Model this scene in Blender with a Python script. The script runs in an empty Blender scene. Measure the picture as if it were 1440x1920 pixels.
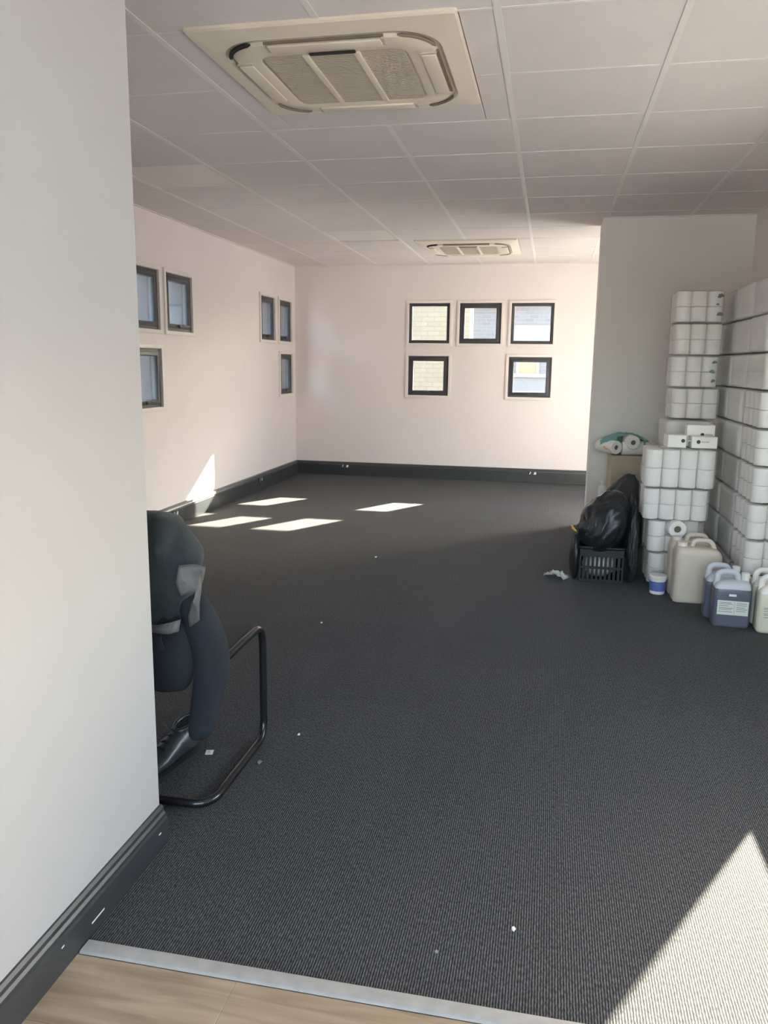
import bpy, bmesh, math, random
from mathutils import Vector, Matrix, noise
random.seed(7)
scene = bpy.context.scene
col = scene.collection

# ------------------------------------------------------------------ camera, sky, sun, exposure
CAM_Z = 1.3573
F_PX, YAW, PITCH, ROLL = 1492.8, 0.2014, 0.1840, 0.0126
cam_data = bpy.data.cameras.new('camera')
cam = bpy.data.objects.new('camera', cam_data)
col.objects.link(cam)
fwd = Vector((-math.sin(YAW)*math.cos(PITCH), math.cos(YAW)*math.cos(PITCH), -math.sin(PITCH)))
right0 = Vector((math.cos(YAW), math.sin(YAW), 0))
up0 = right0.cross(fwd)
right = right0*math.cos(ROLL) + up0*math.sin(ROLL)
up = up0*math.cos(ROLL) - right0*math.sin(ROLL)
m = Matrix((right, up, -fwd)).transposed().to_4x4()
m.translation = (0, 0, CAM_Z)
cam.matrix_world = m
cam_data.sensor_fit = 'VERTICAL'
cam_data.sensor_height = 36.0
cam_data.lens = F_PX/1920*36.0
cam_data.clip_start = 0.05
cam_data.clip_end = 300
scene.camera = cam

SUN_TRAVEL = Vector((-0.565, -1.0, -0.570)).normalized()
world = bpy.data.worlds.new('sky'); scene.world = world; world.use_nodes = True
nt = world.node_tree; nt.nodes.clear()
wo = nt.nodes.new('ShaderNodeOutputWorld'); bg = nt.nodes.new('ShaderNodeBackground')
sky = nt.nodes.new('ShaderNodeTexSky'); sky.sky_type = 'NISHITA'; sky.sun_disc = False
sky.sun_elevation = math.radians(27); sky.sun_rotation = math.radians(29.5)
sky.dust_density = 2.5; sky.air_density = 1.0; sky.ozone_density = 1.0
hs = nt.nodes.new('ShaderNodeHueSaturation'); hs.inputs['Saturation'].default_value = 0.75
nt.links.new(sky.outputs[0], hs.inputs['Color'])
nt.links.new(hs.outputs[0], bg.inputs[0]); bg.inputs[1].default_value = 0.5
nt.links.new(bg.outputs[0], wo.inputs[0])

sun_d = bpy.data.lights.new('sun', 'SUN'); sun_d.energy = 15.0; sun_d.angle = math.radians(0.53)
sun_d.color = (1.0, 0.90, 0.74)
sun = bpy.data.objects.new('sun', sun_d); col.objects.link(sun)
sun.rotation_euler = SUN_TRAVEL.to_track_quat('-Z', 'Y').to_euler()
sun.location = (6, 20, 12)

vs = scene.view_settings
scene.display_settings.display_device = 'sRGB'
vs.view_transform = 'Standard'; vs.look = 'None'; vs.gamma = 1.0; vs.use_curve_mapping = False
vs.exposure = 2.33
cy = scene.cycles
cy.max_bounces = 12; cy.diffuse_bounces = 8; cy.glossy_bounces = 4; cy.transparent_max_bounces = 24
cy.sample_clamp_indirect = 4.0

# ------------------------------------------------------------------ materials
def _mat(name):
    mt = bpy.data.materials.new(name); mt.use_nodes = True
    n = mt.node_tree.nodes; l = mt.node_tree.links
    return mt, n, l, n['Principled BSDF']

def mat(name, color, rough=0.6, var=0.06, scale=12.0, bump=0.0, bscale=60.0, metallic=0.0, sheen=0.0, spec=0.5, trans=0.0, coat=0.0, detail=3.0):
    mt, n, l, b = _mat(name)
    b.inputs['Roughness'].default_value = rough; b.inputs['Metallic'].default_value = metallic
    b.inputs['Specular IOR Level'].default_value = spec
    if sheen: b.inputs['Sheen Weight'].default_value = sheen
    if trans: b.inputs['Transmission Weight'].default_value = trans
    if coat: b.inputs['Coat Weight'].default_value = coat
    tc = n.new('ShaderNodeTexCoord'); nz = n.new('ShaderNodeTexNoise')
    nz.inputs['Scale'].default_value = scale; nz.inputs['Detail'].default_value = detail
    l.new(tc.outputs['Object'], nz.inputs['Vector'])
    cr = n.new('ShaderNodeValToRGB')
    c0 = [max(0, c*(1-var)) for c in color]; c1 = [min(1, c*(1+var)) for c in color]
    cr.color_ramp.elements[0].position = 0.3; cr.color_ramp.elements[0].color = (*c0, 1)
    cr.color_ramp.elements[1].position = 0.7; cr.color_ramp.elements[1].color = (*c1, 1)
    l.new(nz.outputs['Fac'], cr.inputs[0]); l.new(cr.outputs[0], b.inputs['Base Color'])
    if bump:
        nb = n.new('ShaderNodeTexNoise'); nb.inputs['Scale'].default_value = bscale; nb.inputs['Detail'].default_value = 4
        l.new(tc.outputs['Object'], nb.inputs['Vector'])
        bp = n.new('ShaderNodeBump'); bp.inputs['Strength'].default_value = bump; bp.inputs['Distance'].default_value = 0.01
        l.new(nb.outputs['Fac'], bp.inputs['Height']); l.new(bp.outputs[0], b.inputs['Normal'])
    return mt

M = {}
M['wall'] = mat('painted_wall', (0.80, 0.725, 0.715), 0.75, 0.015, 2.0, 0.03, 180)
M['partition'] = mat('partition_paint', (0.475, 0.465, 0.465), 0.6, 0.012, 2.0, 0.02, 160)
M['alcove'] = mat('grey_wall_paint', (0.80, 0.755, 0.715), 0.75, 0.015, 2.0, 0.03, 180)
M['tile'] = mat('ceiling_tile_board', (0.74, 0.69, 0.67), 0.9, 0.02, 4, 0.15, 240)
M['tbar'] = mat('ceiling_bar_paint', (0.80, 0.76, 0.73), 0.5, 0.02)
M['slab'] = mat('roof_slab_concrete', (0.3, 0.3, 0.3), 0.9)
M['skirt'] = mat('black_trunking_plastic', (0.035, 0.038, 0.042), 0.38, 0.1)
M['frame'] = mat('anthracite_aluminium', (0.045, 0.045, 0.048), 0.4, 0.08)
M['liner'] = mat('added_grey_liner', (0.100, 0.096, 0.098), 0.7, 0.05)
M['trim'] = mat('white_window_trim', (0.80, 0.73, 0.70), 0.5, 0.02)
M['white_pl'] = mat('white_plastic', (0.78, 0.76, 0.72), 0.35, 0.02)
M['ac'] = mat('cassette_cream_plastic', (0.78, 0.69, 0.56), 0.42, 0.02)
M['ac_grille'] = mat('cassette_grille_plastic', (0.56, 0.49, 0.39), 0.55, 0.03)
M['slot'] = mat('outlet_shadow_plastic', (0.20, 0.165, 0.12), 0.6, 0.1)  # shade inside the cassette outlets, put into the colour
M['dark'] = mat('dark_latch_and_shade', (0.02, 0.018, 0.015), 0.7, 0.1)
M['alu'] = mat('threshold_aluminium', (0.40, 0.39, 0.375), 0.55, 0.08, 30, 0.05, 90, metallic=0.2)
M['chrome_black'] = mat('black_tube_lacquer', (0.012, 0.012, 0.013), 0.22, 0.1, spec=0.6)
M['seat'] = mat('black_seat_mesh', (0.030, 0.033, 0.032), 0.8, 0.15, 60, 0.3, 400)
M['fleece'] = mat('charcoal_fleece', (0.026, 0.033, 0.036), 0.95, 0.2, 14, 0.35, 260, sheen=0.15)
M['lining'] = mat('grey_lining_cloth', (0.105, 0.101, 0.101), 0.6, 0.15, 14, 0.2, 120)
M['navy'] = mat('navy_jacket_cloth', (0.011, 0.0145, 0.021), 0.85, 0.2, 10, 0.25, 200)
M['shoe'] = mat('black_shoe_leather', (0.030, 0.038, 0.040), 0.32, 0.3, 20, 0.15, 70)
M['shoe_in'] = mat('shoe_inside_cloth', (0.006, 0.007, 0.009), 0.9, 0.2)
M['sole'] = mat('shoe_rubber', (0.02, 0.022, 0.022), 0.6, 0.2)
M['paper'] = mat('tissue_paper', (0.82, 0.79, 0.75), 0.85, 0.02, 20, 0.12, 90)
M['core'] = mat('cardboard_core', (0.16, 0.13, 0.10), 0.9)
M['card'] = mat('brown_cardboard', (0.47, 0.41, 0.30), 0.8, 0.06, 6, 0.08, 60)
M['tape'] = mat('packing_tape', (0.50, 0.44, 0.33), 0.3, 0.04)
M['bagblack'] = mat('black_bin_liner', (0.016, 0.016, 0.017), 0.33, 0.2, 10, 0.25, 40)
M['baggrey'] = mat('charcoal_bin_liner', (0.030, 0.031, 0.033), 0.5, 0.2, 10, 0.2, 40)
M['basket'] = mat('black_basket_plastic', (0.008, 0.008, 0.008), 0.5, 0.1)
M['yellow'] = mat('yellow_tag_plastic', (0.75, 0.42, 0.10), 0.5, 0.05)
M['jerry'] = mat('milky_jerrycan_plastic', (0.60, 0.53, 0.44), 0.45, 0.03, 5)
M['jerrycap'] = mat('jerrycan_cap_plastic', (0.70, 0.64, 0.56), 0.4, 0.03)
M['blue'] = mat('blue_detergent_jug', (0.115, 0.125, 0.165), 0.3, 0.06, 6)
M['milky'] = mat('milky_jug_top', (0.50, 0.52, 0.56), 0.35, 0.04)
M['cream'] = mat('cream_jug_plastic', (0.70, 0.68, 0.55), 0.4, 0.03)
M['teal'] = mat('teal_wrapper', (0.20, 0.47, 0.42), 0.3, 0.25, 9, 0.3, 30)
M['bluelabel'] = mat('blue_tub_label', (0.10, 0.16, 0.40), 0.5, 0.15, 30)
M['inkdark'] = mat('printed_ink', (0.06, 0.055, 0.05), 0.7, 0.2)
M['diffuser'] = mat('light_diffuser', (0.80, 0.755, 0.72), 0.5, 0.01)
M['paving'] = mat('outdoor_paving', (0.40, 0.40, 0.41), 0.9, 0.1, 3)
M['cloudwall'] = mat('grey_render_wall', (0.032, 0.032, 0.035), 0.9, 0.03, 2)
M['roof'] = mat('grey_roof_sheet', (0.25, 0.25, 0.25), 0.7, 0.06)
M['yellowpanel'] = mat('yellow_blind', (0.34, 0.28, 0.16), 0.8, 0.04)
M['whitepaint'] = mat('white_outdoor_paint', (0.26, 0.26, 0.26), 0.6, 0.02)
M['greyboard'] = mat('grey_outdoor_board', (0.22, 0.22, 0.225), 0.8, 0.04)

def glass_mat():
    mt, n, l, b = _mat('window_glass'); n.remove(b)
    out = n['Material Output']
    t = n.new('ShaderNodeBsdfTransparent'); t.inputs[0].default_value = (0.93, 0.95, 0.94, 1)
    g = n.new('ShaderNodeBsdfGlossy'); g.inputs['Roughness'].default_value = 0.02
    lw = n.new('ShaderNodeLayerWeight'); lw.inputs['Blend'].default_value = 0.5
    pw = n.new('ShaderNodeMath'); pw.operation = 'POWER'; pw.inputs[1].default_value = 5.0
    l.new(lw.outputs['Facing'], pw.inputs[0])
    fr = n.new('ShaderNodeMath'); fr.operation = 'MULTIPLY_ADD'; fr.inputs[1].default_value = 0.9; fr.inputs[2].default_value = 0.04
    l.new(pw.outputs[0], fr.inputs[0])
    mx = n.new('ShaderNodeMixShader')
    l.new(fr.outputs[0], mx.inputs[0]); l.new(t.outputs[0], mx.inputs[1]); l.new(g.outputs[0], mx.inputs[2])
    l.new(mx.outputs[0], out.inputs[0])
    return mt
M['glass'] = glass_mat()

def film_mat(name, base, fac, ink=None):
    mt, n, l, b = _mat(name)
    out = n['Material Output']
    b.inputs['Roughness'].default_value = 0.38; b.inputs['Specular IOR Level'].default_value = 0.35
    b.inputs['Base Color'].default_value = (*base, 1)
    tc = n.new('ShaderNodeTexCoord')
    nb = n.new('ShaderNodeTexNoise'); nb.inputs['Scale'].default_value = 11; nb.inputs['Detail'].default_value = 1.5; nb.inputs['Distortion'].default_value = 0.4
    l.new(tc.outputs['Object'], nb.inputs['Vector'])
    bp = n.new('ShaderNodeBump'); bp.inputs['Strength'].default_value = 0.05; bp.inputs['Distance'].default_value = 0.010
    l.new(nb.outputs['Fac'], bp.inputs['Height']); l.new(bp.outputs[0], b.inputs['Normal'])
    t = n.new('ShaderNodeBsdfTransparent')
    mx = n.new('ShaderNodeMixShader')
    cr = n.new('ShaderNodeMapRange'); cr.inputs['From Min'].default_value = 0.35; cr.inputs['From Max'].default_value = 0.7
    cr.inputs['To Min'].default_value = fac*0.97; cr.inputs['To Max'].default_value = min(1, fac*1.03)
    l.new(nb.outputs['Fac'], cr.inputs['Value'])
    fac_out = cr.outputs[0]
    if ink:
        vo = n.new('ShaderNodeTexVoronoi'); vo.inputs['Scale'].default_value = 11
        l.new(tc.outputs['Object'], vo.inputs['Vector'])
        lt = n.new('ShaderNodeMath'); lt.operation = 'LESS_THAN'; lt.inputs[1].default_value = 0.30
        l.new(vo.outputs['Distance'], lt.inputs[0])
        sx = n.new('ShaderNodeSeparateXYZ'); l.new(tc.outputs['Object'], sx.inputs[0])
        g1 = n.new('ShaderNodeMath'); g1.operation = 'GREATER_THAN'; g1.inputs[1].default_value = 0.085
        l.new(sx.outputs[0], g1.inputs[0])
        mu = n.new('ShaderNodeMath'); mu.operation = 'MULTIPLY'
        l.new(lt.outputs[0], mu.inputs[0]); l.new(g1.outputs[0], mu.inputs[1])
        mc = n.new('ShaderNodeMix'); mc.data_type = 'RGBA'
        mc.inputs['A'].default_value = (*base, 1); mc.inputs['B'].default_value = (*ink, 1)
        l.new(mu.outputs[0], mc.inputs['Factor']); l.new(mc.outputs['Result'], b.inputs['Base Color'])
        ma = n.new('ShaderNodeMath'); ma.operation = 'MAXIMUM'
        l.new(mu.outputs[0], ma.inputs[0]); l.new(cr.outputs[0], ma.inputs[1]); fac_out = ma.outputs[0]
    l.new(fac_out, mx.inputs[0]); l.new(t.outputs[0], mx.inputs[1]); l.new(b.outputs[0], mx.inputs[2])
    l.new(mx.outputs[0], out.inputs[0])
    return mt
M['film'] = film_mat('shrink_wrap_film', (0.86, 0.855, 0.85), 0.24)
M['film_ink'] = film_mat('milky_shrink_wrap', (0.86, 0.86, 0.85), 0.30)
M['film_thick'] = film_mat('cloudy_shrink_wrap', (0.86, 0.86, 0.855), 0.42)
M['leafink'] = mat('green_leaf_print', (0.115, 0.150, 0.130), 0.4, 0.3, 40)
M['tealfilm'] = film_mat('teal_wrapper_film', (0.25, 0.55, 0.49), 0.62)
M['debris'] = film_mat('crumpled_clear_film', (0.75, 0.74, 0.72), 0.55)

def carpet_mat():
    mt, n, l, b = _mat('ribbed_charcoal_carpet')
    b.inputs['Roughness'].default_value = 0.85; b.inputs['Sheen Weight'].default_value = 0.04
    b.inputs['Sheen Roughness'].default_value = 0.45
    b.inputs['Specular IOR Level'].default_value = 0.25
    tc = n.new('ShaderNodeNewGeometry')
    mp = n.new('ShaderNodeMapping'); l.new(tc.outputs['Position'], mp.inputs['Vector'])
    wv = n.new('ShaderNodeTexWave'); wv.wave_type = 'BANDS'; wv.bands_direction = 'X'
    wv.inputs['Scale'].default_value = 50; wv.inputs['Distortion'].default_value = 0.8; wv.inputs['Detail'].default_value = 1; wv.inputs['Detail Scale'].default_value = 3
    l.new(mp.outputs[0], wv.inputs['Vector'])
    mp2 = n.new('ShaderNodeMapping'); mp2.inputs['Scale'].default_value = (240, 80, 100); l.new(tc.outputs['Position'], mp2.inputs['Vector'])
    nz = n.new('ShaderNodeTexNoise'); nz.inputs['Scale'].default_value = 1.0; nz.inputs['Detail'].default_value = 3; l.new(mp2.outputs[0], nz.inputs['Vector'])
    mu = n.new('ShaderNodeMath'); mu.operation = 'MULTIPLY_ADD'; mu.inputs[1].default_value = 0.45
    l.new(wv.outputs['Fac'], mu.inputs[0])
    m2 = n.new('ShaderNodeMath'); m2.operation = 'MULTIPLY'; m2.inputs[1].default_value = 0.9; l.new(nz.outputs['Fac'], m2.inputs[0])
    l.new(m2.outputs[0], mu.inputs[2])
    cr = n.new('ShaderNodeValToRGB')
    e = cr.color_ramp.elements
    e[0].position = 0.30; e[0].color = (0.005, 0.0052, 0.0059, 1)
    e[1].position = 0.95; e[1].color = (0.135, 0.135, 0.139, 1)
    k = cr.color_ramp.elements.new(0.62); k.color = (0.0215, 0.0217, 0.0234, 1)
    l.new(mu.outputs[0], cr.inputs[0])
    oi = n.new('ShaderNodeObjectInfo'); hv = n.new('ShaderNodeHueSaturation')
    mr = n.new('ShaderNodeMapRange'); mr.inputs['To Min'].default_value = 0.95; mr.inputs['To Max'].default_value = 1.05
    l.new(oi.outputs['Random'], mr.inputs['Value']); l.new(mr.outputs[0], hv.inputs['Value'])
    l.new(cr.outputs[0], hv.inputs['Color']); l.new(hv.outputs[0], b.inputs['Base Color'])
    bp = n.new('ShaderNodeBump'); bp.inputs['Strength'].default_value = 0.5; bp.inputs['Distance'].default_value = 0.003
    l.new(mu.outputs[0], bp.inputs['Height']); l.new(bp.outputs[0], b.inputs['Normal'])
    return mt
M['carpet'] = carpet_mat()

def wood_mat():
    mt, n, l, b = _mat('oak_laminate')
    b.inputs['Roughness'].default_value = 0.45
    tc = n.new('ShaderNodeTexCoord')
    mp = n.new('ShaderNodeMapping'); mp.inputs['Scale'].default_value = (1.6, 16, 4); l.new(tc.outputs['Object'], mp.inputs['Vector'])
    nz = n.new('ShaderNodeTexNoise'); nz.inputs['Scale'].default_value = 2.2; nz.inputs['Detail'].default_value = 6; nz.inputs['Distortion'].default_value = 0.6
    l.new(mp.outputs[0], nz.inputs['Vector'])
    cr = n.new('ShaderNodeValToRGB'); e = cr.color_ramp.elements
    e[0].position = 0.25; e[0].color = (0.24, 0.165, 0.105, 1)
    e[1].position = 0.72; e[1].color = (0.44, 0.335, 0.235, 1)
    l.new(nz.outputs['Fac'], cr.inputs[0])
    mp3 = n.new('ShaderNodeMapping'); mp3.inputs['Scale'].default_value = (1, 1.6, 1); l.new(tc.outputs['Object'], mp3.inputs['Vector'])
    vo = n.new('ShaderNodeTexVoronoi'); vo.inputs['Scale'].default_value = 2.4; l.new(mp3.outputs[0], vo.inputs['Vector'])
    mr = n.new('ShaderNodeMapRange'); mr.inputs['From Min'].default_value = 0.02; mr.inputs['From Max'].default_value = 0.085
    mr.inputs['To Min'].default_value = 0.75; mr.inputs['To Max'].default_value = 0.0
    l.new(vo.outputs['Distance'], mr.inputs['Value'])
    mx = n.new('ShaderNodeMix'); mx.data_type = 'RGBA'; mx.inputs['B'].default_value = (0.12, 0.08, 0.055, 1)
    l.new(mr.outputs[0], mx.inputs['Factor']); l.new(cr.outputs[0], mx.inputs['A'])
    l.new(mx.outputs['Result'], b.inputs['Base Color'])
    return mt
M['wood'] = wood_mat()

def brick_mat(name, c1, c2, mortar):
    mt, n, l, b = _mat(name)
    b.inputs['Roughness'].default_value = 0.9
    tc = n.new('ShaderNodeTexCoord')
    mp = n.new('ShaderNodeMapping'); mp.inputs['Rotation'].default_value = (math.radians(90), 0, 0); l.new(tc.outputs['Object'], mp.inputs['Vector'])
    br = n.new('ShaderNodeTexBrick'); br.inputs['Scale'].default_value = 1.0
    br.inputs['Brick Width'].default_value = 0.23; br.inputs['Row Height'].default_value = 0.085; br.inputs['Mortar Size'].default_value = 0.008
    br.inputs['Color1'].default_value = (*c1, 1); br.inputs['Color2'].default_value = (*c2, 1); br.inputs['Mortar'].default_value = (*mortar, 1)
    l.new(mp.outputs[0], br.inputs['Vector']); l.new(br.outputs['Color'], b.inputs['Base Color'])
    bp = n.new('ShaderNodeBump'); bp.inputs['Strength'].default_value = 0.4; bp.invert = True
    l.new(br.outputs['Fac'], bp.inputs['Height']); l.new(bp.outputs[0], b.inputs['Normal'])
    return mt
M['creambrick'] = brick_mat('cream_brickwork', (0.165, 0.148, 0.108), (0.150, 0.132, 0.095), (0.125, 0.112, 0.09))
M['greybrick'] = brick_mat('pale_grey_brickwork', (0.20, 0.192, 0.195), (0.175, 0.168, 0.172), (0.225, 0.218, 0.218))

# ------------------------------------------------------------------ mesh helpers
class MB:
    def __init__(s): s.v = []; s.f = []
    def add(s, vs_, fs):
        o = len(s.v); s.v += [tuple(p) for p in vs_]; s.f += [tuple(i+o for i in f) for f in fs]; return s
    def box(s, x0, x1, y0, y1, z0, z1):
        v = [(x, y, z) for z in (z0, z1) for y in (y0, y1) for x in (x0, x1)]
        return s.add(v, [(0, 2, 3, 1), (4, 5, 7, 6), (0, 1, 5, 4), (1, 3, 7, 5), (3, 2, 6, 7), (2, 0, 4, 6)])
    def ring(s, w, h, w2, h2, y0, y1, dx=0, dz=0):
        """rectangular ring in the xz plane, outer w*h, inner w2*h2, depth y0..y1"""
        o = [(-w/2, -h/2), (w/2, -h/2), (w/2, h/2), (-w/2, h/2)]
        i = [(-w2/2+dx, -h2/2+dz), (w2/2+dx, -h2/2+dz), (w2/2+dx, h2/2+dz), (-w2/2+dx, h2/2+dz)]
        v = [(x, y, z) for y in (y0, y1) for q in (o, i) for x, z in q]
        f = []
        for k in range(4):
            j = (k+1) % 4
            f += [(k, j, 4+j, 4+k), (8+k, 12+k, 12+j, 8+j), (k, 8+k, 8+j, j), (4+k, 4+j, 12+j, 12+k)]
        return s.add(v, f)
    def tube(s, pts, r, seg=10, cap=True, flat=1.0):
        pts = [Vector(p) for p in pts]; n = len(pts)
        rr = r if isinstance(r, (list, tuple)) else [r]*n
        t0 = (pts[1]-pts[0]).normalized()
        a = Vector((0, 0, 1)) if abs(t0.z) < 0.9 else Vector((1, 0, 0))
        nrm = t0.cross(a).normalized(); vs_ = []; fs = []
        for i in range(n):
            t = (pts[min(i+1, n-1)]-pts[max(i-1, 0)]).normalized()
            nrm = (nrm - t*nrm.dot(t)).normalized(); b = t.cross(nrm)
            for k in range(seg):
                an = 2*math.pi*k/seg
                vs_.append(pts[i] + (nrm*math.cos(an) + b*math.sin(an)*flat)*rr[i])
        for i in range(n-1):
            for k in range(seg):
                k2 = (k+1) % seg
                fs.append((i*seg+k, i*seg+k2, (i+1)*seg+k2, (i+1)*seg+k))
        if cap:
            fs.append(tuple(range(seg-1, -1, -1))); fs.append(tuple((n-1)*seg+k for k in range(seg)))
        return s.add(vs_, fs)
    def lathe(s, prof, seg=20, c=(0, 0, 0), cap=True):
        vs_ = []; fs = []; n = len(prof)
        for r, z in prof:
            for k in range(seg):
                a = 2*math.pi*k/seg; vs_.append((c[0]+r*math.cos(a), c[1]+r*math.sin(a), c[2]+z))
        for i in range(n-1):
            for k in range(seg):
                k2 = (k+1) % seg; fs.append((i*seg+k, i*seg+k2, (i+1)*seg+k2, (i+1)*seg+k))
        if cap:
            fs.append(tuple(range(seg-1, -1, -1))); fs.append(tuple((n-1)*seg+k for k in range(seg)))
        return s.add(vs_, fs)
    def loft(s, rings, cap=True):
        n = len(rings); k0 = len(rings[0]); vs_ = [p for r in rings for p in r]; fs = []
        for i in range(n-1):
            for k in range(k0):
                k2 = (k+1) % k0; fs.append((i*k0+k, i*k0+k2, (i+1)*k0+k2, (i+1)*k0+k))
        if cap:
            fs.append(tuple(range(k0-1, -1, -1))); fs.append(tuple((n-1)*k0+k for k in range(k0)))
        return s.add(vs_, fs)
    def poly(s, pts2, y0, y1):
        """xz polygon (counter-clockwise) extruded along y"""
        n = len(pts2); v = [(x, y0, z) for x, z in pts2] + [(x, y1, z) for x, z in pts2]
        f = [tuple(range(n)), tuple(range(2*n-1, n-1, -1))] + [(i, n+i, n+(i+1) % n, (i+1) % n) for i in range(n)]
        return s.add(v, f)
    def mesh(s, name, material, smooth=False, bevel=0.0, bseg=2, angle=35):
        bm = bmesh.new()
        vv = [bm.verts.new(p) for p in s.v]
        for f in s.f:
            try: bm.faces.new([vv[i] for i in f])
            except ValueError: pass
        bmesh.ops.recalc_face_normals(bm, faces=bm.faces)
        if bevel:
            ed = [e for e in bm.edges if len(e.link_faces) == 2 and e.calc_face_angle(0) > math.radians(30)]
            bmesh.ops.bevel(bm, geom=ed, offset=bevel, segments=bseg, affect='EDGES', profile=0.5)
        me = bpy.data.meshes.new(name); bm.to_mesh(me); bm.free()
        me.materials.append(material)
        if smooth or bevel:
            me.polygons.foreach_set('use_smooth', [True]*len(me.polygons))
            me.set_sharp_from_angle(angle=math.radians(angle))
        return me
    def build(s, name, material, parent=None, **kw):
        return link(name, s.mesh(name, material, **kw), parent)

def link(name, me, parent=None, loc=None):
    o = bpy.data.objects.new(name, me); col.objects.link(o)
    if parent is not None: o.parent = parent
    if loc is not None: o.location = loc
    return o
def tag(o, label, cat, group=None):
    o['label'] = label; o['category'] = cat
    if group: o['group'] = group
    return o
def thing(name, label, cat, loc=(0, 0, 0), rz=0.0, group=None):
    o = bpy.data.objects.new(name, None); col.objects.link(o)
    o.empty_display_size = 0.05; o.location = loc; o.rotation_euler = (0, 0, rz)
    return tag(o, label, cat, group)
def struct(o, label=None):
    o['kind'] = 'structure'
    if label: o['label'] = label
    return o
def sempty(name, loc, rz=0.0, label=None):
    o = bpy.data.objects.new(name, None); col.objects.link(o); o.empty_display_size = 0.05
    o.location = loc; o.rotation_euler = (0, 0, rz); return struct(o, label)
def rrect(w, h, r, seg=6):
    """rounded rectangle outline, counter-clockwise"""
    p = []
    for cx, cy_, a0 in ((w/2-r, h/2-r, 0), (-w/2+r, h/2-r, 90), (-w/2+r, -h/2+r, 180), (w/2-r, -h/2+r, 270)):
        for k in range(seg+1):
            a = math.radians(a0+90*k/seg); p.append((cx+r*math.cos(a), cy_+r*math.sin(a)))
    return p
def smooth_path(pts, r, n=6):
    """polyline with rounded corners"""
    pts = [Vector(p) for p in pts]; out = [pts[0]]
    for i in range(1, len(pts)-1):
        a, b, c = pts[i-1], pts[i], pts[i+1]
        d1 = (a-b).normalized(); d2 = (c-b).normalized(); rr = min(r, (a-b).length*.45, (c-b).length*.45)
        p0 = b+d1*rr; p2 = b+d2*rr
        for k in range(n+1):
            t = k/n; out.append(p0*(1-t)**2 + b*2*t*(1-t) + p2*t*t)
    out.append(pts[-1]); return out

# ------------------------------------------------------------------ room shell
H = 2.4886; XL = -3.071; YB = 9.503; XR = 1.447; XP = -1.035; YP = 1.913; YF = -0.8; TH = 0.20
XC, YC0, YC1 = 0.342, 6.664, 7.05
GX0, GY0, G = -0.2268, 2.8259, 0.6

def wall_holes(name, material, axis, w0, w1, u0, u1, v0, v1, holes):
    us = sorted({u0, u1, *[h[0] for h in holes], *[h[1] for h in holes]})
    vv = sorted({v0, v1, *[h[2] for h in holes], *[h[3] for h in holes]})
    nu, nv = len(us)-1, len(vv)-1
    def solid(i, j):
        if not (0 <= i < nu and 0 <= j < nv): return False
        cu, cv = (us[i]+us[i+1])/2, (vv[j]+vv[j+1])/2
        return not any(h[0] < cu < h[1] and h[2] < cv < h[3] for h in holes)
    def P(u, v, w): return (w, u, v) if axis == 'X' else (u, w, v)
    mb = MB()
    for i in range(nu):
        for j in range(nv):
            if not solid(i, j): continue
            a, b, c, d = us[i], us[i+1], vv[j], vv[j+1]
            for w in (w0, w1): mb.add([P(a, c, w), P(b, c, w), P(b, d, w), P(a, d, w)], [(0, 1, 2, 3)])
            if not solid(i-1, j): mb.add([P(a, c, w0), P(a, d, w0), P(a, d, w1), P(a, c, w1)], [(0, 1, 2, 3)])
            if not solid(i+1, j): mb.add([P(b, c, w0), P(b, d, w0), P(b, d, w1), P(b, c, w1)], [(0, 1, 2, 3)])
            if not solid(i, j-1): mb.add([P(a, c, w0), P(b, c, w0), P(b, c, w1), P(a, c, w1)], [(0, 1, 2, 3)])
            if not solid(i, j+1): mb.add([P(a, d, w0), P(b, d, w0), P(b, d, w1), P(a, d, w1)], [(0, 1, 2, 3)])
    bm = bmesh.new(); V = [bm.verts.new(p) for p in mb.v]
    for f in mb.f: bm.faces.new([V[i] for i in f])
    bmesh.ops.remove_doubles(bm, verts=bm.verts, dist=1e-5)
    bmesh.ops.recalc_face_normals(bm, faces=bm.faces)
    me = bpy.data.meshes.new(name); bm.to_mesh(me); bm.free(); me.materials.append(material)
    return struct(link(name, me))

ZU = (1.603, 2.060); ZL_ = (0.995, 1.453)
back_win = [(-1.666, -1.187, *ZU, 'fixed', 0), (-1.069, -0.590, *ZU, 'open', 0), (-0.475, 0.003, *ZU, 'fixed', 0),
            (-1.666, -1.187, *ZL_, 'open', 1), (-0.484, 0.003, *ZL_, 'open', 1)]
left_win = [(2.530, 3.005, *ZU, 'open', 0), (3.130, 3.605, *ZU, 'open', 0), (3.730, 4.205, *ZU, 'open', 0), (2.530, 3.005, *ZL_, 'open', 0), (3.730, 4.205, *ZL_, 'open', 0),  # this group is added, unseen behind the partition, for its daylight
            (5.523, 6.000, *ZU, 'open', 0), (6.125, 6.600, *ZU, 'open', 1), (5.523, 6.000, *ZL_, 'open', 1),
            (8.300, 8.740, *ZU, 'open', 1), (8.900, 9.335, *ZU, 'open', 1), (8.915, 9.350, *ZL_, 'open', 1)]
HT = H + 0.16
wall_back = wall_holes('wall_back', M['wall'], 'Y', YB, YB+TH, XL-TH, XR+TH, 0, HT, [w[:4] for w in back_win])
wall_left = wall_holes('wall_left', M['wall'], 'X', XL-TH, XL, YF-TH, YB, 0, HT, [w[:4] for w in left_win])
NEARW = (2.20, 4.10, 0.805, 1.52); ADDED_FRONT = (-0.95, 1.35, 0.05, 2.35); DOOR = (7.52, 8.66, 0.0, 2.15)
wall_right = wall_holes('wall_right', M['alcove'], 'X', XR, XR+TH, YF-TH, YB, 0, HT, [NEARW, DOOR])
wall_front = wall_holes('wall_front', M['partition'], 'Y', YF-TH, YF, XL, XR, 0, HT, [ADDED_FRONT])
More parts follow.
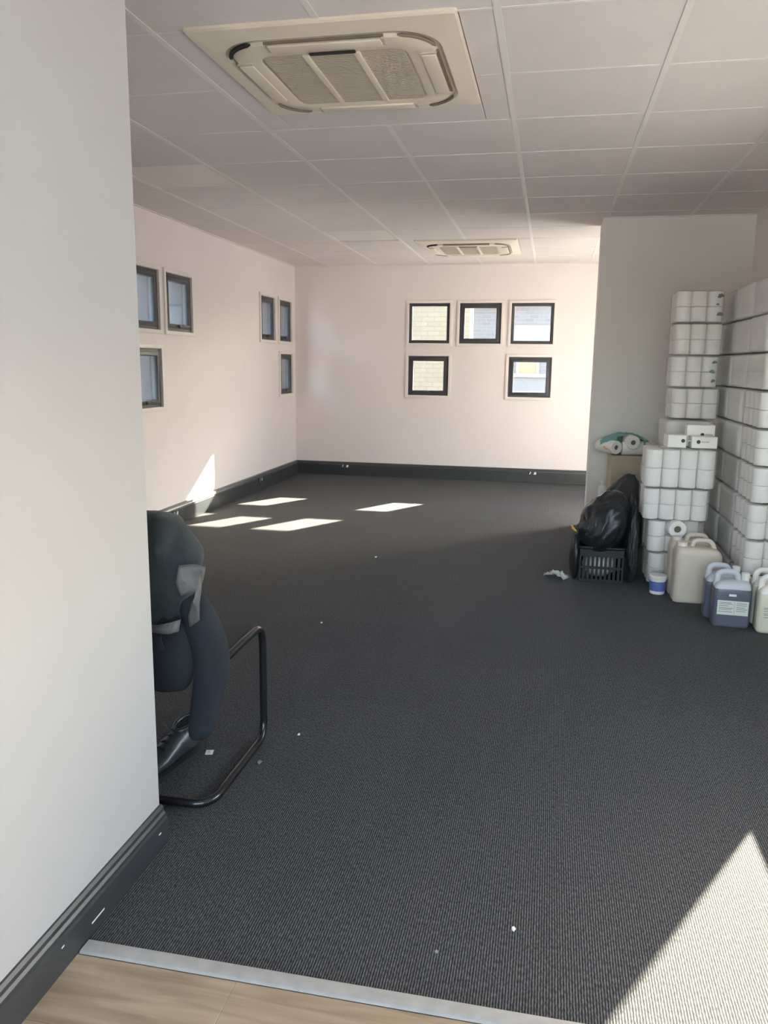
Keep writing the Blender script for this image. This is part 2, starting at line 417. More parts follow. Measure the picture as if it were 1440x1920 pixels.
struct(MB().box(XP-0.115, XP, YF, YP, 0, H+0.02).build('wall_partition', M['partition']))
struct(MB().box(XC, XR, YC0, YC1, 0, H+0.02).build('wall_alcove', M['alcove']))
struct(MB().box(XC-0.006, XC+0.012, YC0-0.006, YC0+0.006, 0.0, H-0.004).build('trim_1', M['trim']), 'thin pale bead on the corner of the grey wall')

# floors -----------------------------------------------------------------------------------------
floor = sempty('floor', (0, 0, 0), 0, 'charcoal ribbed carpet tiles')
struct(MB().box(XL, XR, YF, YB, -0.15, -0.012).build('subfloor', M['slab'], floor))
TY = 1.506; CT = 0.5; cx0, cy0 = 0.085, 1.97
def cuts(a, b, o, s):
    k = math.ceil((a-o)/s - 1e-6); r = [a]
    while o+k*s < b-0.01:
        if o+k*s > a+0.01: r.append(o+k*s)
        k += 1
    return r+[b]
carpet_cache = {}
xs = cuts(XL, XR, cx0, CT); ys = cuts(TY, YB, cy0, CT)
for i in range(len(xs)-1):
    for j in range(len(ys)-1):
        w, d = round(xs[i+1]-xs[i], 4), round(ys[j+1]-ys[j], 4)
        if (w, d) not in carpet_cache:
            carpet_cache[(w, d)] = MB().box(-w/2, w/2, -d/2, d/2, -0.012, 0.0).mesh('carpet_tile', M['carpet'])
        link('carpet_tile', carpet_cache[(w, d)], floor, ((xs[i]+xs[i+1])/2, (ys[j]+ys[j+1])/2, 0))
# carpet behind the partition, out of the lobby
for i in range(len(xs)-1):
    if xs[i+1] <= XP-0.1:
        w, d = round(xs[i+1]-xs[i], 4), TY-YF
        link('carpet_tile', MB().box(-w/2, w/2, -d/2, d/2, -0.012, 0).mesh('carpet_tile', M['carpet']), floor, ((xs[i]+xs[i+1])/2, (TY+YF)/2, 0))
lam = sempty('floor_laminate', (0, 0, 0), 0, 'oak laminate planks of the lobby')
PW = 0.192; y = 1.458; r_ = 0
while y > YF:
    y0 = max(YF, y-PW)
    off = [-0.62, 0.25, -0.2][r_ % 3]
    xx = cuts(XP, XR, off, 1.28)
    for i in range(len(xx)-1):
        o = link('plank', MB().box(xx[i]+.0004, xx[i+1]-.0004, y0+.0004, y-.0004, -0.012, 0.0).mesh('plank', M['wood'], bevel=0.0006, bseg=1), lam)
    y = y0; r_ += 1
    if y <= YF+1e-4: break
tr = MB().poly([(0.0, 0.0), (0.006, 0.0055), (0.042, 0.0055), (0.048, 0.0)][::-1], XP+0.026, XR)
thr = tr.build('trim_2', M['alu'], bevel=0.001, bseg=1)
thr.data.transform(Matrix(((0, 1, 0, 0), (1, 0, 0, 1.458), (0, 0, 1, 0), (0, 0, 0, 1))))
thr.data.flip_normals()
struct(thr, 'grey metal threshold strip between laminate and carpet')

# baseboards --------------------------------------------------------------------------------------
def skirting(name, length, height, depth, loc, rz, label):
    """local x along the wall, y out of the wall (negative y = into the room)"""
    e = sempty(name, loc, rz, label)
    prof = [(0, 0), (-depth, 0), (-depth, height*0.86), (-depth+0.006, height*0.90), (-depth+0.010, height), (0, height)]
    n = len(prof); v = [(x, y_, z) for x in (0, length) for y_, z in prof]
    f = [tuple(range(n)), tuple(range(2*n-1, n-1, -1))]+[(i, (i+1) % n, n+(i+1) % n, n+i) for i in range(n)]
    MB().add(v, f).build('trunking', M['skirt'], e, bevel=0.0015, bseg=1)
    k = length; x = 0
    MB().box(0.002, length-0.002, -depth-0.0015, -depth+0.001, height*0.12, height*0.78).build('cover', M['skirt'], e, bevel=0.001, bseg=1)
    return e
SK = 0.161
skirting('baseboard_back', XR-XL, SK, 0.045, (XL, YB, 0), 0, 'black cable trunking along the back wall')
skirting('baseboard_left', YB-0.05-YF, SK, 0.045, (XL, YF, 0), math.pi/2, 'black cable trunking along the left wall')
bp_ = sempty('baseboard_partition', (XP, YF, 0), 0, 'black moulded skirting of the white partition')
prof = [(0, 0), (0.024, 0), (0.024, 0.066), (0.0225, 0.074), (0.017, 0.078), (0.0165, 0.087), (0.012, 0.094), (0.011, 0.104), (0.005, 0.111), (0, 0.112)]
n_ = len(prof); L_ = YP-YF+0.004
v = [(x, y_, z) for y_ in (0, L_) for x, z in prof]
f = [tuple(range(n_)), tuple(range(2*n_-1, n_-1, -1))]+[(i, (i+1) % n_, n_+(i+1) % n_, n_+i) for i in range(n_)]
MB().add(v, f).build('moulding', M['skirt'], bp_, smooth=True, angle=25)
# chips of paint on the skirting show the pale wood under it
for (yy, z0, l0) in ((1.52, 0.030, 0.055), (1.40, 0.058, 0.010), (1.86, 0.05, 0.012)):
    MB().box(0.0235, 0.0246, yy-YF, yy-YF+l0, z0, z0+0.004).build('paint_chip', M['white_pl'], bp_)

# windows -----------------------------------------------------------------------------------------
wn = 0
def window(u0, u1, z0, z1, style, handle, wall):
    global wn
    wn += 1
    w, h = u1-u0, z1-z0; uc, zc = (u0+u1)/2, (z0+z1)/2
    if wall == 'back': loc, rz = (uc, YB, zc), 0
    elif wall == 'left': loc, rz = (XL, uc, zc), math.pi/2
    e = sempty('window_%d' % wn, loc, rz, 'square window with anthracite frame and white trim')
    MB().ring(w+0.066, h+0.066, w+0.004, h+0.004, -0.016, 0.004).build('trim', M['trim'], e, bevel=0.003, bseg=2)
    MB().ring(w, h, w-0.05, h-0.05, 0.004, 0.060).build('frame', M['frame'], e, bevel=0.002, bseg=1)
    MB().ring(w, h, w-0.010, h-0.010, 0.060, TH+0.012).build('added_liner', M['liner'], e)  # added dark liner, tones down the bright outer reveal behind the pane
    gw, gh, gy = w-0.05, h-0.05, 0.035
    if style == 'open':
        sa = MB().ring(w-0.046, h-0.046, w-0.115, h-0.115, -0.004, 0.052).build('sash', M['frame'], e, bevel=0.004, bseg=2)
        gw, gh = w-0.113, h-0.113; gy = 0.025
        if handle:
            hd = MB().box(-0.016, 0.016, -0.014, -0.004, -h/2+0.028, -h/2+0.052)
            hd.box(-0.008, 0.008, -0.026, -0.012, -h/2+0.032, -h/2+0.047)
            hd.box(-0.050, 0.010, -0.030, -0.022, -h/2+0.033, -h/2+0.046)
            hd.build('handle', M['frame'], sa, bevel=0.002, bseg=1)
    else:
        MB().ring(w-0.048, h-0.048, w-0.068, h-0.068, 0.018, 0.034).build('glazing_bead', M['frame'], e, bevel=0.001, bseg=1)
        gw, gh, gy = w-0.06, h-0.06, 0.040
    MB().box(-gw/2, gw/2, gy, gy+0.005, -gh/2, gh/2).build('pane', M['glass'], e)
for w in back_win: window(*w, 'back')
for w in left_win: window(*w, 'left')
# wide window in the right wall beside the lobby and the glazed door behind the grey wall
def glazing(name, hole, label, mull):
    y0, y1, z0, z1 = hole; w, h = y1-y0, z1-z0
    e = sempty(name, (XR+0.10, (y0+y1)/2, (z0+z1)/2), -math.pi/2, label)
    MB().ring(w, h, w-0.05, h-0.05, -0.025, 0.025).build('frame', M['frame'], e, bevel=0.002, bseg=1)
    for u in mull:
        MB().box(-(u-(y0+y1)/2)-0.02, -(u-(y0+y1)/2)+0.02, -0.022, 0.022, -h/2+0.025, h/2-0.025).build('mullion', M['frame'], e)
    ed = [y0]+mull+[y1]
    for a, b in zip(ed[:-1], ed[1:]):
        MB().box(-(b-(y0+y1)/2)+0.02, -(a-(y0+y1)/2)-0.02, -0.003, 0.003, -h/2+0.02, h/2-0.02).build('pane', M['glass'], e)
    return e
glazing('window_%d' % (wn+1), NEARW, 'window in the right wall beside the threshold', [])
e = sempty('window_%d' % (wn+2), ((ADDED_FRONT[0]+ADDED_FRONT[1])/2, YF-0.10, (ADDED_FRONT[2]+ADDED_FRONT[3])/2), 0, 'added unseen glazing in the lobby front, for daylight')  # added glazing behind the camera, put in to brighten the room
w, h = ADDED_FRONT[1]-ADDED_FRONT[0], ADDED_FRONT[3]-ADDED_FRONT[2]
MB().ring(w, h, w-0.08, h-0.08, -0.03, 0.03).build('frame', M['frame'], e, bevel=0.002, bseg=1)
MB().box(-0.025, 0.025, -0.028, 0.028, -h/2+0.04, h/2-0.04).build('mullion', M['frame'], e)
for sg in (-1, 1):
    MB().box(min(sg*0.025, sg*(w/2-0.03)), max(sg*0.025, sg*(w/2-0.03)), -0.004, 0.004, -h/2+0.03, h/2-0.03).build('pane', M['glass'], e)
d1 = glazing('door_1', DOOR, 'glazed door behind the grey wall', [])

# portals guide the sky light through the openings
def portal(loc, rot, sx, sy):
    a = bpy.data.lights.new('sky_portal', 'AREA'); a.shape = 'RECTANGLE'; a.size = sx; a.size_y = sy
    a.cycles.is_portal = True
    o = bpy.data.objects.new('sky_portal', a); col.objects.link(o); o.location = loc; o.rotation_euler = rot
portal((XR+TH+0.01, 3.15, 1.16), (0, math.radians(90), 0), 0.72, 1.9)
portal((0.2, YF-TH-0.01, 1.2), (math.radians(90), 0, 0), 2.3, 2.3)
portal((XL-TH-0.01, 3.37, 1.53), (0, math.radians(-90), 0), 1.1, 1.7)
portal((XR+TH+0.01, 8.09, 1.075), (0, math.radians(90), 0), 2.15, 1.14)
portal((-0.83, YB+TH+0.01, 1.53), (math.radians(-90), 0, 0), 1.7, 1.1)
portal((XL-TH-0.01, 6.06, 1.53), (0, math.radians(-90), 0), 1.1, 1.1)
portal((XL-TH-0.01, 8.82, 1.53), (0, math.radians(-90), 0), 1.1, 1.06)

# sockets in the trunking ---------------------------------------------------------------------------
def socket(loc, rz, label):
    e = thing('power_socket', label, 'socket', loc, rz, 'sockets in the black trunking')
    MB().box(-0.055, 0.055, -0.056, -0.0465, -0.028, 0.028).build('plate', M['skirt'], e, bevel=0.002, bseg=1)
    MB().box(-0.050, -0.006, -0.060, -0.056, -0.020, 0.020).build('module', M['frame'], e, bevel=0.002, bseg=1)
    s = MB().box(0.004, 0.046, -0.060, -0.056, -0.020, 0.020).build('module', M['frame'], e, bevel=0.002, bseg=1)
    MB().add([(-0.044, -0.0606, -0.014), (-0.034, -0.0606, -0.014), (-0.022, -0.0606, 0.016), (-0.032, -0.0606, 0.016)], [(0, 1, 2, 3)]).build('number_mark', M['white_pl'], e)
    MB().add([(0.006, -0.0606, -0.014), (0.034, -0.0606, -0.016), (0.038, -0.0606, 0.012), (0.018, -0.0606, 0.016)], [(0, 1, 2, 3)]).build('number_mark', M['white_pl'], e)
socket((-2.419, YB, 0.115), 0, 'trunking socket on the back wall near the left corner')
socket((-0.147, YB, 0.115), 0, 'trunking socket on the back wall below the right windows')
socket((XL, 6.062, 0.105), math.pi/2, 'trunking socket on the left wall just above the draped jacket')
socket((XL, 8.089, 0.112), math.pi/2, 'trunking socket on the left wall between sunlit patch and far corner')

# ceiling -------------------------------------------------------------------------------------------
ceil = sempty('ceiling', (0, 0, 0), 0, 'suspended ceiling of square boards in a metal grid')
struct(MB().box(XL-TH, XR+TH, YF-TH, YB+TH, H+0.16, H+0.30).build('roof_slab', M['slab'], ceil))
gx = cuts(XL, XR, GX0, G); gy = cuts(YF, YB, GY0, G)
CX0, CX1 = GX0-2*G, GX0
cass_rows = [(GY0, GY0+2*G), (GY0+8*G, GY0+10*G)]
lights = [(GX0-4*G, GY0+3*G), (GX0-3*G, GY0+7*G)]
tile_cache = {}
def add_tile(a, b, c, d):
    if b-a < 0.02 or d-c < 0.02: return
    w, dd = round(b-a, 3), round(d-c, 3)
    if (w, dd) not in tile_cache:
        tile_cache[(w, dd)] = MB().box(-w/2+.001, w/2-.001, -dd/2+.001, dd/2-.001, 0, 0.015).mesh('ceiling_tile', M['tile'], bevel=0.003, bseg=1)
    link('ceiling_tile', tile_cache[(w, dd)], ceil, ((a+b)/2, (c+d)/2, H-0.001))
for i in range(len(gx)-1):
    for j in range(len(gy)-1):
        a, b, c, d = gx[i], gx[i+1], gy[j], gy[j+1]; mx_, my_ = (a+b)/2, (c+d)/2
        if CX0 < mx_ < CX1 and any(p < my_ < q for p, q in cass_rows): continue
        if any(abs(mx_-lx-G/2) < .1 and abs(my_-ly-G/2) < .1 for lx, ly in lights): continue
        add_tile(a, b, c, d)
bar_b = 0.012
for x in gx[1:-1]:
    segs = []
    cur = YF
    if abs(x-(GX0-G)) < 0.01:
        for p, q in cass_rows: segs.append((cur, p)); cur = q
    segs.append((cur, YB))
    for p, q in segs: MB().box(x-bar_b, x+bar_b, p+bar_b, q-bar_b, H-0.004, H+0.02).build('grid_bar', M['tbar'], ceil)
for yv in gy[1:-1]:
    mid = any(abs(yv-(p+G)) < .01 for p, q in cass_rows)
    for i in range(len(gx)-1):
        a, b = gx[i], gx[i+1]
        if mid and CX0 < (a+b)/2 < CX1: continue
        MB().box(a+(bar_b if i else 0), b-(bar_b if i < len(gx)-2 else 0), yv-bar_b*0.5, yv+bar_b*0.5, H-0.003, H+0.02).build('grid_bar', M['tbar'], ceil)
MB().box(XL, XR, YB-0.022, YB, H-0.006, H).build('edge_bar', M['tbar'], ceil)
MB().box(XL, XL+0.022, YF, YB-0.022, H-0.006, H).build('edge_bar', M['tbar'], ceil)
MB().box(XC, XR-0.02, YC0-0.022, YC0, H-0.006, H).build('edge_bar', M['tbar'], ceil)
MB().box(XR-0.022, XR, YF, YC0-0.022, H-0.006, H).build('edge_bar', M['tbar'], ceil)
CAX0, CAX1 = -1.305, -0.355
for (p, q), (ca, cb) in zip(cass_rows, ((2.800, 3.745), (7.605, 8.555))):
    add_tile(CX0, CAX0, p, p+G); add_tile(CX0, CAX0, p+G, q); add_tile(CAX1, CX1, p, p+G); add_tile(CAX1, CX1, p+G, q)
    add_tile(CAX0, CAX1, cb, q)
    if ca > p: add_tile(CAX0, CAX1, p, ca)

def cassette(loc, label):
    e = thing('air_conditioner', label, 'air conditioner', loc, 0, 'ceiling cassette units')
    S = 0.95
    # flat surround plate with a chamfered lip, local z down is negative
    def rr(w, r, z, seg=8): return [(x, y_, z) for x, y_ in rrect(w, w, r, seg)]
    mb = MB()
    outer = [rr(S, 0.012, 0.0), rr(S, 0.012, -0.010), rr(S-0.012, 0.012, -0.016), rr(0.80, 0.16, -0.030), rr(0.78, 0.16, -0.022), rr(0.775, 0.16, 0.0)]
    mb.loft(outer, cap=False); mb.build('surround', M['ac'], e, smooth=True, angle=30)
    MB().box(-0.40, 0.40, -0.40, 0.40, -0.020, 0.0).build('cavity', M['ac_grille'], e)
    # rounded central panel hanging a little lower
    mb = MB(); mb.loft([rr(0.745, 0.155, -0.008), rr(0.755, 0.158, -0.026), rr(0.735, 0.15, -0.036), rr(0.56, 0.06, -0.041), rr(0.545, 0.055, -0.036)], cap=False)
    mb.build('centre_panel', M['ac'], e, smooth=True, angle=40)
    # four outlet flaps lie in slots along the sides
    for k in range(4):
        a = k*math.pi/2
        fl = MB().box(-0.205, 0.205, -0.372, -0.318, -0.046, -0.037).build('outlet_flap', M['ac'], e, bevel=0.004, bseg=2); fl.rotation_euler = (0, 0, a)
        sl = MB().box(-0.215, 0.215, -0.382, -0.373, -0.036, -0.028).build('outlet_slot_shade', M['slot'], fl)
        for sx in (-1, 1):
            MB().box(sx*0.212-0.004, sx*0.212+0.004, -0.376, -0.318, -0.042, -0.034).build('slot_end', M['ac_grille'], fl)
        cv = MB()
        pts = [(0.245*0+0.232+0.150*math.cos(t), 0.232+0.150*math.sin(t), -0.034) for t in [math.radians(12+6*i) for i in range(12)]]
        cv.tube(pts, [0.003]+[0.008 if k == 2 else 0.0065]*(len(pts)-2)+[0.003], 8); c = cv.build('corner_outlet_shade', M['dark'] if k == 2 else M['slot'], e, smooth=True); c.rotation_euler = (0, 0, a)  # outlet shade as dark solid tubes, near-left corner painted darker
    # intake grille with fine slats and two ribs
    g = MB().box(-0.272, 0.272, -0.272, 0.272, -0.034, -0.026).build('intake_grille', M['ac_grille'], e)
    sl = MB()
    for k in range(44):
        yv = -0.264+k*0.01228
        sl.box(-0.262, 0.262, yv, yv+0.006, -0.0385, -0.034)
    s = sl.build('slats', M['ac_grille'], g); s['kind'] = 'stuff'
    for sx in (-0.095, 0.095): MB().box(sx-0.012, sx+0.012, -0.268, 0.268, -0.044, -0.034).build('rib', M['ac'], e, bevel=0.003, bseg=2)
    MB().box(-0.075, 0.095, -0.292, -0.274, -0.046, -0.0385).build('latch', M['dark'], e, bevel=0.002, bseg=1)
    return e
cassette(((CAX0+CAX1)/2, (2.800+3.745)/2, H), 'large cream ceiling cassette air conditioner near the top of the room')
cassette(((CAX0+CAX1)/2, (7.605+8.555)/2, H), 'distant ceiling cassette air conditioner above the back wall windows')
for (lx, ly), lab in zip(lights, ('unlit square ceiling light panel near the left wall', 'unlit square ceiling light panel near the far air conditioner')):
    e = thing('ceiling_light', lab, 'ceiling light', (lx+G/2, ly+G/2, H), 0, 'unlit panel lights')
    mb = MB().ring(0.575, 0.575, 0.54, 0.54, 0, 0.012); o = mb.build('frame', M['tbar'], e); o.rotation_euler = (math.radians(90), 0, 0); o.location = (0, 0, 0.010)
    MB().box(-0.27, 0.27, -0.27, 0.27, 0.002, 0.01).build('diffuser', M['diffuser'], e)

# ------------------------------------------------------------------ toilet-roll bales
roll_cache = {}
def roll_mesh(d, h):
    key = (round(d, 3), round(h, 3))
    if key not in roll_cache:
        r = d/2; c = 0.021
        prof = [(c, h*0.06), (c, h*0.97), (c+0.004, h*0.99), (r*0.9, h), (r*0.985, h*0.975), (r, h*0.93), (r, h*0.07), (r*0.985, h*0.025), (r*0.9, 0), (c+0.004, h*0.01), (c, h*0.06)]
        roll_cache[key] = MB().lathe(prof, 16, cap=False).mesh('toilet_roll', M['paper'], smooth=True, angle=50)
    return roll_cache[key]
film_cache = {}
def film_mesh(w, d, h, material, seed, amp=0.0022):
    key = (round(w, 3), round(d, 3), round(h, 3), material.name, seed)
    if key in film_cache: return film_cache[key]
    bm = bmesh.new(); bmesh.ops.create_cube(bm, size=1.0)
    bmesh.ops.subdivide_edges(bm, edges=bm.edges, cuts=9, use_grid_fill=True)
    r = 0.022
    for vt in bm.verts:
        p = Vector((vt.co.x*w, vt.co.y*d, vt.co.z*h))
        q = Vector([max(-(s/2-r), min(s/2-r, c)) for s, c in zip((w, d, h), p)])
        dv = p-q
        if dv.length > 1e-6: p = q+dv.normalized()*min(r, dv.length) if dv.length > r else p
        nz = noise.noise(Vector((p.x*9+seed*3.1, p.y*9, p.z*9)))
        p = p*(1+(nz*1.3-0.45)*amp/0.12)
        vt.co = p + Vector((0, 0, h/2))
    bmesh.ops.recalc_face_normals(bm, faces=bm.faces)
    me = bpy.data.meshes.new('film'); bm.to_mesh(me); bm.free(); me.materials.append(material)
    me.polygons.foreach_set('use_smooth', [True]*len(me.polygons))
    film_cache[key] = me; return me
def bale(label, x0, y0, z0, nx, ny, nz, d, h, film='film', rz=0.0, seed=0, skip=(), prints=(), group='wrapped toilet roll bales'):
    """x0,y0 = near-left bottom corner"""
    w, dp, hh = nx*d, ny*d, nz*h
    e = thing('toilet_roll_bale', label, 'toilet rolls', (x0+w/2, y0+dp/2, z0), rz, group)
    ins = 0.0065; dd, hr = (w-2*ins)/nx, (hh-2*ins)/nz; dy = (dp-2*ins)/ny
    rm = roll_mesh(min(dd, dy)*0.99, hr*0.985)
    for i in range(nx):
        for j in range(ny):
            if 0 < i < nx-1 and 0 < j < ny-1: continue
            for k in range(nz):
                if (i, j, k) in skip: continue
                link('toilet_roll', rm, e, (-w/2+ins+dd*(i+.5), -dp/2+ins+dy*(j+.5), ins+hr*k))
    fo = link('film', film_mesh(w, dp, hh, M[film], seed % 4), e)
    for (face, u, z, r, a) in prints:
        pm = [(r*math.cos(t)*(1+0.3*math.cos(3*t+a)), r*0.75*math.sin(t)*(1+0.25*math.sin(2*t+a))) for t in [2*math.pi*k/14 for k in range(14)]]
        if face == 'front': pv = [(u+px, -dp/2-0.0008, z+pz) for px, pz in pm]
        else: pv = [(-w/2-0.0008, u+px, z+pz) for px, pz in pm]
        MB().add(pv, [tuple(range(14))]).build('printed_leaf', M['leafink'], fo)
    return e
D, RH = 0.104, 0.102
# narrow stack that climbs against the grey wall
A_z = [1.0225, 1.2290, 1.4355, 1.6420]
A_lab = ['toilet roll bale fourth from the top of the narrow stack',
         'green printed toilet roll bale third from the top of the narrow stack',
         'plain wrapped toilet roll bale second from the top of the narrow stack',
         'green printed toilet roll bale on the very top of the narrow stack']
A_x = [0.783, 0.768, 0.775, 0.768]
for k in range(4):
    bale(A_lab[k], A_x[k], 5.56, A_z[k], 3, 3, 2, 0.101, 0.1030, 'film', (0.02, -0.03, 0.015, -0.015)[k], k,
         prints=((('front', 0.118, 0.168, 0.019, 0.4), ('front', 0.122, 0.055, 0.019, 1.4), ('front', 0.105, 0.115, 0.010, 2.0)) if k == 3 else (('front', 0.118, 0.165, 0.015, 0.9), ('front', 0.108, 0.105, 0.017, 2.4), ('front', 0.116, 0.045, 0.014, 0.1)) if k == 1 else ()))
bale('slumped loose wrapped bale of toilet rolls just above the small printed boxes', 0.752, 5.52, 0.830, 3, 3, 2, 0.101, 0.094, 'film_thick', 0.04, 1)
zz = 0.0
for k in range(4):
    bale('toilet roll bale hidden in the shade behind the front stack, %s from the floor' % ['first', 'second', 'third', 'fourth'][k], 0.745, 5.54, zz, 2, 3, 2, 0.108, 0.1035, 'film_thick', 0, k); zz += 0.2075
# wide front stack
bale('wide clear wrapped bale of toilet rolls topping the front stack', 0.595, 5.08, 0.625, 4, 3, 2, 0.1055, 0.1225, 'film', -0.03, 0)
bale('clear wrapped bale of toilet rolls second from the top of the front stack', 0.600, 5.10, 0.420, 4, 3, 2, 0.098, 0.1015, 'film', 0.0, 1)
bale('clear wrapped bale of toilet rolls third from the top, behind the loose roll end', 0.640, 5.115, 0.212, 3, 3, 2, 0.112, 0.1035, 'film', 0.0, 2, skip=((1, 0, 1), (2, 0, 1)))
bale('wrapped bale of toilet rolls on the carpet at the foot of the front stack', 0.655, 5.125, 0.004, 3, 3, 2, 0.108, 0.1035, 'film', 0.0, 3)
lr = thing('toilet_roll', 'loose toilet roll lying with its hollow end facing the room above the jerrycans', 'toilet roll', (0.816, 5.086, 0.372))
b_ = link('paper_roll', roll_mesh(0.108, 0.095), lr); b_.rotation_euler = (math.radians(-90), 0, math.radians(6))
cb = MB().lathe([(0.0205, 0.01), (0.0205, 0.09)], 14).build('cardboard_core', M['core'], lr); cb.rotation_euler = b_.rotation_euler
# tall stacks along the right wall: columns from near to far
cols = [('nearest', 4.655, 1.117, 6), ('nearest', 4.655, 1.117, 3), ('second nearest', 5.09, 1.118, 9), ('third nearest', 5.525, 1.122, 9), ('farthest', 5.960, 1.126, 9)]
ordn = ['top', 'second from top', 'third from top', 'fourth from top', 'fifth from top', 'sixth from top', 'seventh from top', 'eighth from top', 'bottom']
LH = 0.2065
for ci, (cn, y0, x0, nl) in enumerate(cols):
    for k in range(nl):
        lvl = k if ci != 1 else k+6
        film = ['film_thick', 'film_thick', 'film_ink', 'film_thick'][(k*3+ci*2) % 4]
        if ci == 0: film = 'film'
        jx = random.uniform(-0.006, 0.010)
        bale('wrapped toilet roll bale, %s layer, %s column along right wall' % (ordn[8-lvl], cn), x0+jx, y0+random.uniform(-.004, .004), lvl*LH, 3, 4, 2, 0.1045, 0.1025, film, random.uniform(-.008, .008), k+ci,
             prints=[('left', random.uniform(-.16, .16), random.uniform(.04, .17), random.uniform(.008, .014), random.uniform(0, 6)) for _ in range(3)] if film == 'film_ink' and lvl > 3 else ())

# small printed boxes between the stacks
def small_box(loc, rz, w, d, h, label, mark):
    e = thing('tissue_box', label, 'box', loc, rz, 'small printed boxes')
    MB().box(-w/2, w/2, -d/2, d/2, 0, h).build('carton', M['white_pl'], e, bevel=0.003, bseg=1)
    mk = MB()
    mk.add([(mark+0.012*math.cos(t), -d/2-0.0008, h*0.55+0.012*math.sin(t)) for t in [i*math.pi/5 for i in range(10)]], [tuple(range(10))])
    mk.build('round_logo', M['inkdark'], e)
    MB().box(mark+0.018, mark+0.062, -d/2-0.0006, -d/2+0.0004, h*0.50, h*0.60).build('printed_line', M['ac_grille'], e)
small_box((0.938, 5.20, 0.872), 0.03, 0.150, 0.10, 0.072, 'small white carton with round dark logo, in front of the other cartons', -0.035)
small_box((0.935, 5.315, 0.872), -0.03, 0.165, 0.10, 0.135, 'taller small white carton standing behind the front carton', 0.01)
small_box((0.778, 5.225, 0.872), 0.06, 0.11, 0.13, 0.078, 'small white carton at the left end of the carton row', 0.035)

# ------------------------------------------------------------------ jugs
def outline_jug(w, h, sh, r=0.02):
    """side outline of a jug body, x 0..w, z 0..h, with a sloping right shoulder"""
    return [(r, 0), (w-r, 0), (w-.004, .006), (w, r), (w, h-sh), (w-.01, h-sh+.02), (w-sh*0.9, h-.008), (w-sh*1.1, h), (r*1.6, h), (.006, h-.012), (0, h-.035), (0, r), (.005, .006)]
def jerrycan(loc, rz, label):
    e = thing('jerrycan', label, 'jerrycan', loc, rz, 'large milky jerrycans')
    W, Dp, Hh = 0.262, 0.155, 0.325
    rings = []
    for t, z in [(0.90, 0.0), (0.97, 0.006), (1.0, 0.022), (1.0, 0.10), (0.985, 0.115), (0.985, 0.20), (1.0, 0.215), (1.0, 0.262), (0.985, 0.285), (0.93, 0.305), (0.82, 0.320), (0.6, 0.327)]:
        cxo = -(1-t)*0.08
        rings.append([(x+cxo, y_, z) for x, y_ in rrect(W*t, Dp*(0.9+0.1*t) if t > .9 else Dp*t*1.05, 0.035*t, 5)])
    MB().loft(rings).build('body', M['jerry'], e, smooth=True, angle=50)
    p = smooth_path([(-0.035, 0, 0.31), (-0.025, 0, 0.362), (0.075, 0, 0.362), (0.098, 0, 0.29)], 0.03)
    MB().tube(p, 0.014, 10).build('handle', M['jerry'], e, smooth=True)
    MB().lathe([(0.026, 0.298), (0.026, 0.322), (0.029, 0.324), (0.029, 0.344), (0.027, 0.348), (0.0, 0.348)], 20, (-0.088, 0, 0), cap=False).build('cap', M['jerrycap'], e, smooth=True)
jerrycan((0.897, 4.842, 0), 0.02, 'large milky jerrycan standing in front of its twin, beside the blue jugs')
jerrycan((0.890, 5.004, 0), 0.02, 'large milky jerrycan standing behind its twin, under the loose toilet roll')

def jug(loc, rz, label, bodymat, topmat, cat, group, has_label, labmat):
    e = thing('detergent_jug', label, cat, loc, rz, group)
    W, Dp, Hh = 0.190, 0.125, 0.215
    rings = []
    for t, z in [(0.90, 0.0), (0.97, 0.005), (1.0, 0.018), (1.0, 0.185), (0.99, 0.198), (0.97, 0.206), (0.965, 0.208)]:
        rings.append([(x, y_, z) for x, y_ in rrect(W*t, Dp*t, 0.026*t, 5)])
    MB().loft(rings).build('body', bodymat, e, smooth=True, angle=50)
    # milky empty head of the jug, narrowing to the neck
    rings = []
    for t, tx, ox, z in [(0.95, 0.95, 0, 0.2082), (0.93, 0.93, 0, 0.222), (0.84, 0.86, 0.004, 0.236), (0.62, 0.70, 0.012, 0.246), (0.4, 0.5, 0.02, 0.251)]:
        rings.append([(x+ox, y_, z) for x, y_ in rrect(W*tx, Dp*t, 0.022*t, 5)])
    MB().loft(rings).build('head', topmat, e, smooth=True, angle=50)
    p = smooth_path([(-0.078, 0, 0.215), (-0.074, 0, 0.290), (0.020, 0, 0.290), (0.034, 0, 0.235)], 0.035)
    MB().tube(p, [0.0135]*len(p), 10, flat=1.15).build('handle', topmat, e, smooth=True)
    MB().lathe([(0.019, 0.235), (0.019, 0.262), (0.022, 0.263), (0.0215, 0.288), (0.019, 0.290), (0.0, 0.290)], 18, (0.064, 0, 0), cap=False).build('cap', M['white_pl'], e, smooth=True)
    if has_label:
        lb = MB().box(-0.074, 0.080, -Dp/2-0.0012, -Dp/2+0.001, 0.070, 0.148).build('paper_label', labmat, e)
        k = 0
        for zz, x0, x1 in [(0.136, -.066, -.006), (0.128, -.066, 0.0), (0.118, -.066, -.02), (0.106, -.066, 0.004), (0.098, -.066, -.004), (0.086, -.066, 0.002),
                           (0.134, .020, .072), (0.124, .020, .070), (0.112, .020, .060), (0.102, .020, .074), (0.092, .020, .066)]:
            MB().box(x0, x1, -Dp/2-0.0018, -Dp/2-0.0011, zz, zz+0.0028).build('print_line', M['greyboard'], lb)
        MB().box(0.0085, 0.0125, -Dp/2-0.0018, -Dp/2-0.0011, 0.074, 0.144).build('print_line', M['milky'], lb)
        MB().box(-0.020, 0.016, -Dp/2-0.0012, -Dp/2+0.001, 0.172, 0.184).build('sticker', M['white_pl'], e)
    return e
M['label'] = mat('pale_paper_label', (0.66, 0.69, 0.62), 0.6, 0.03)
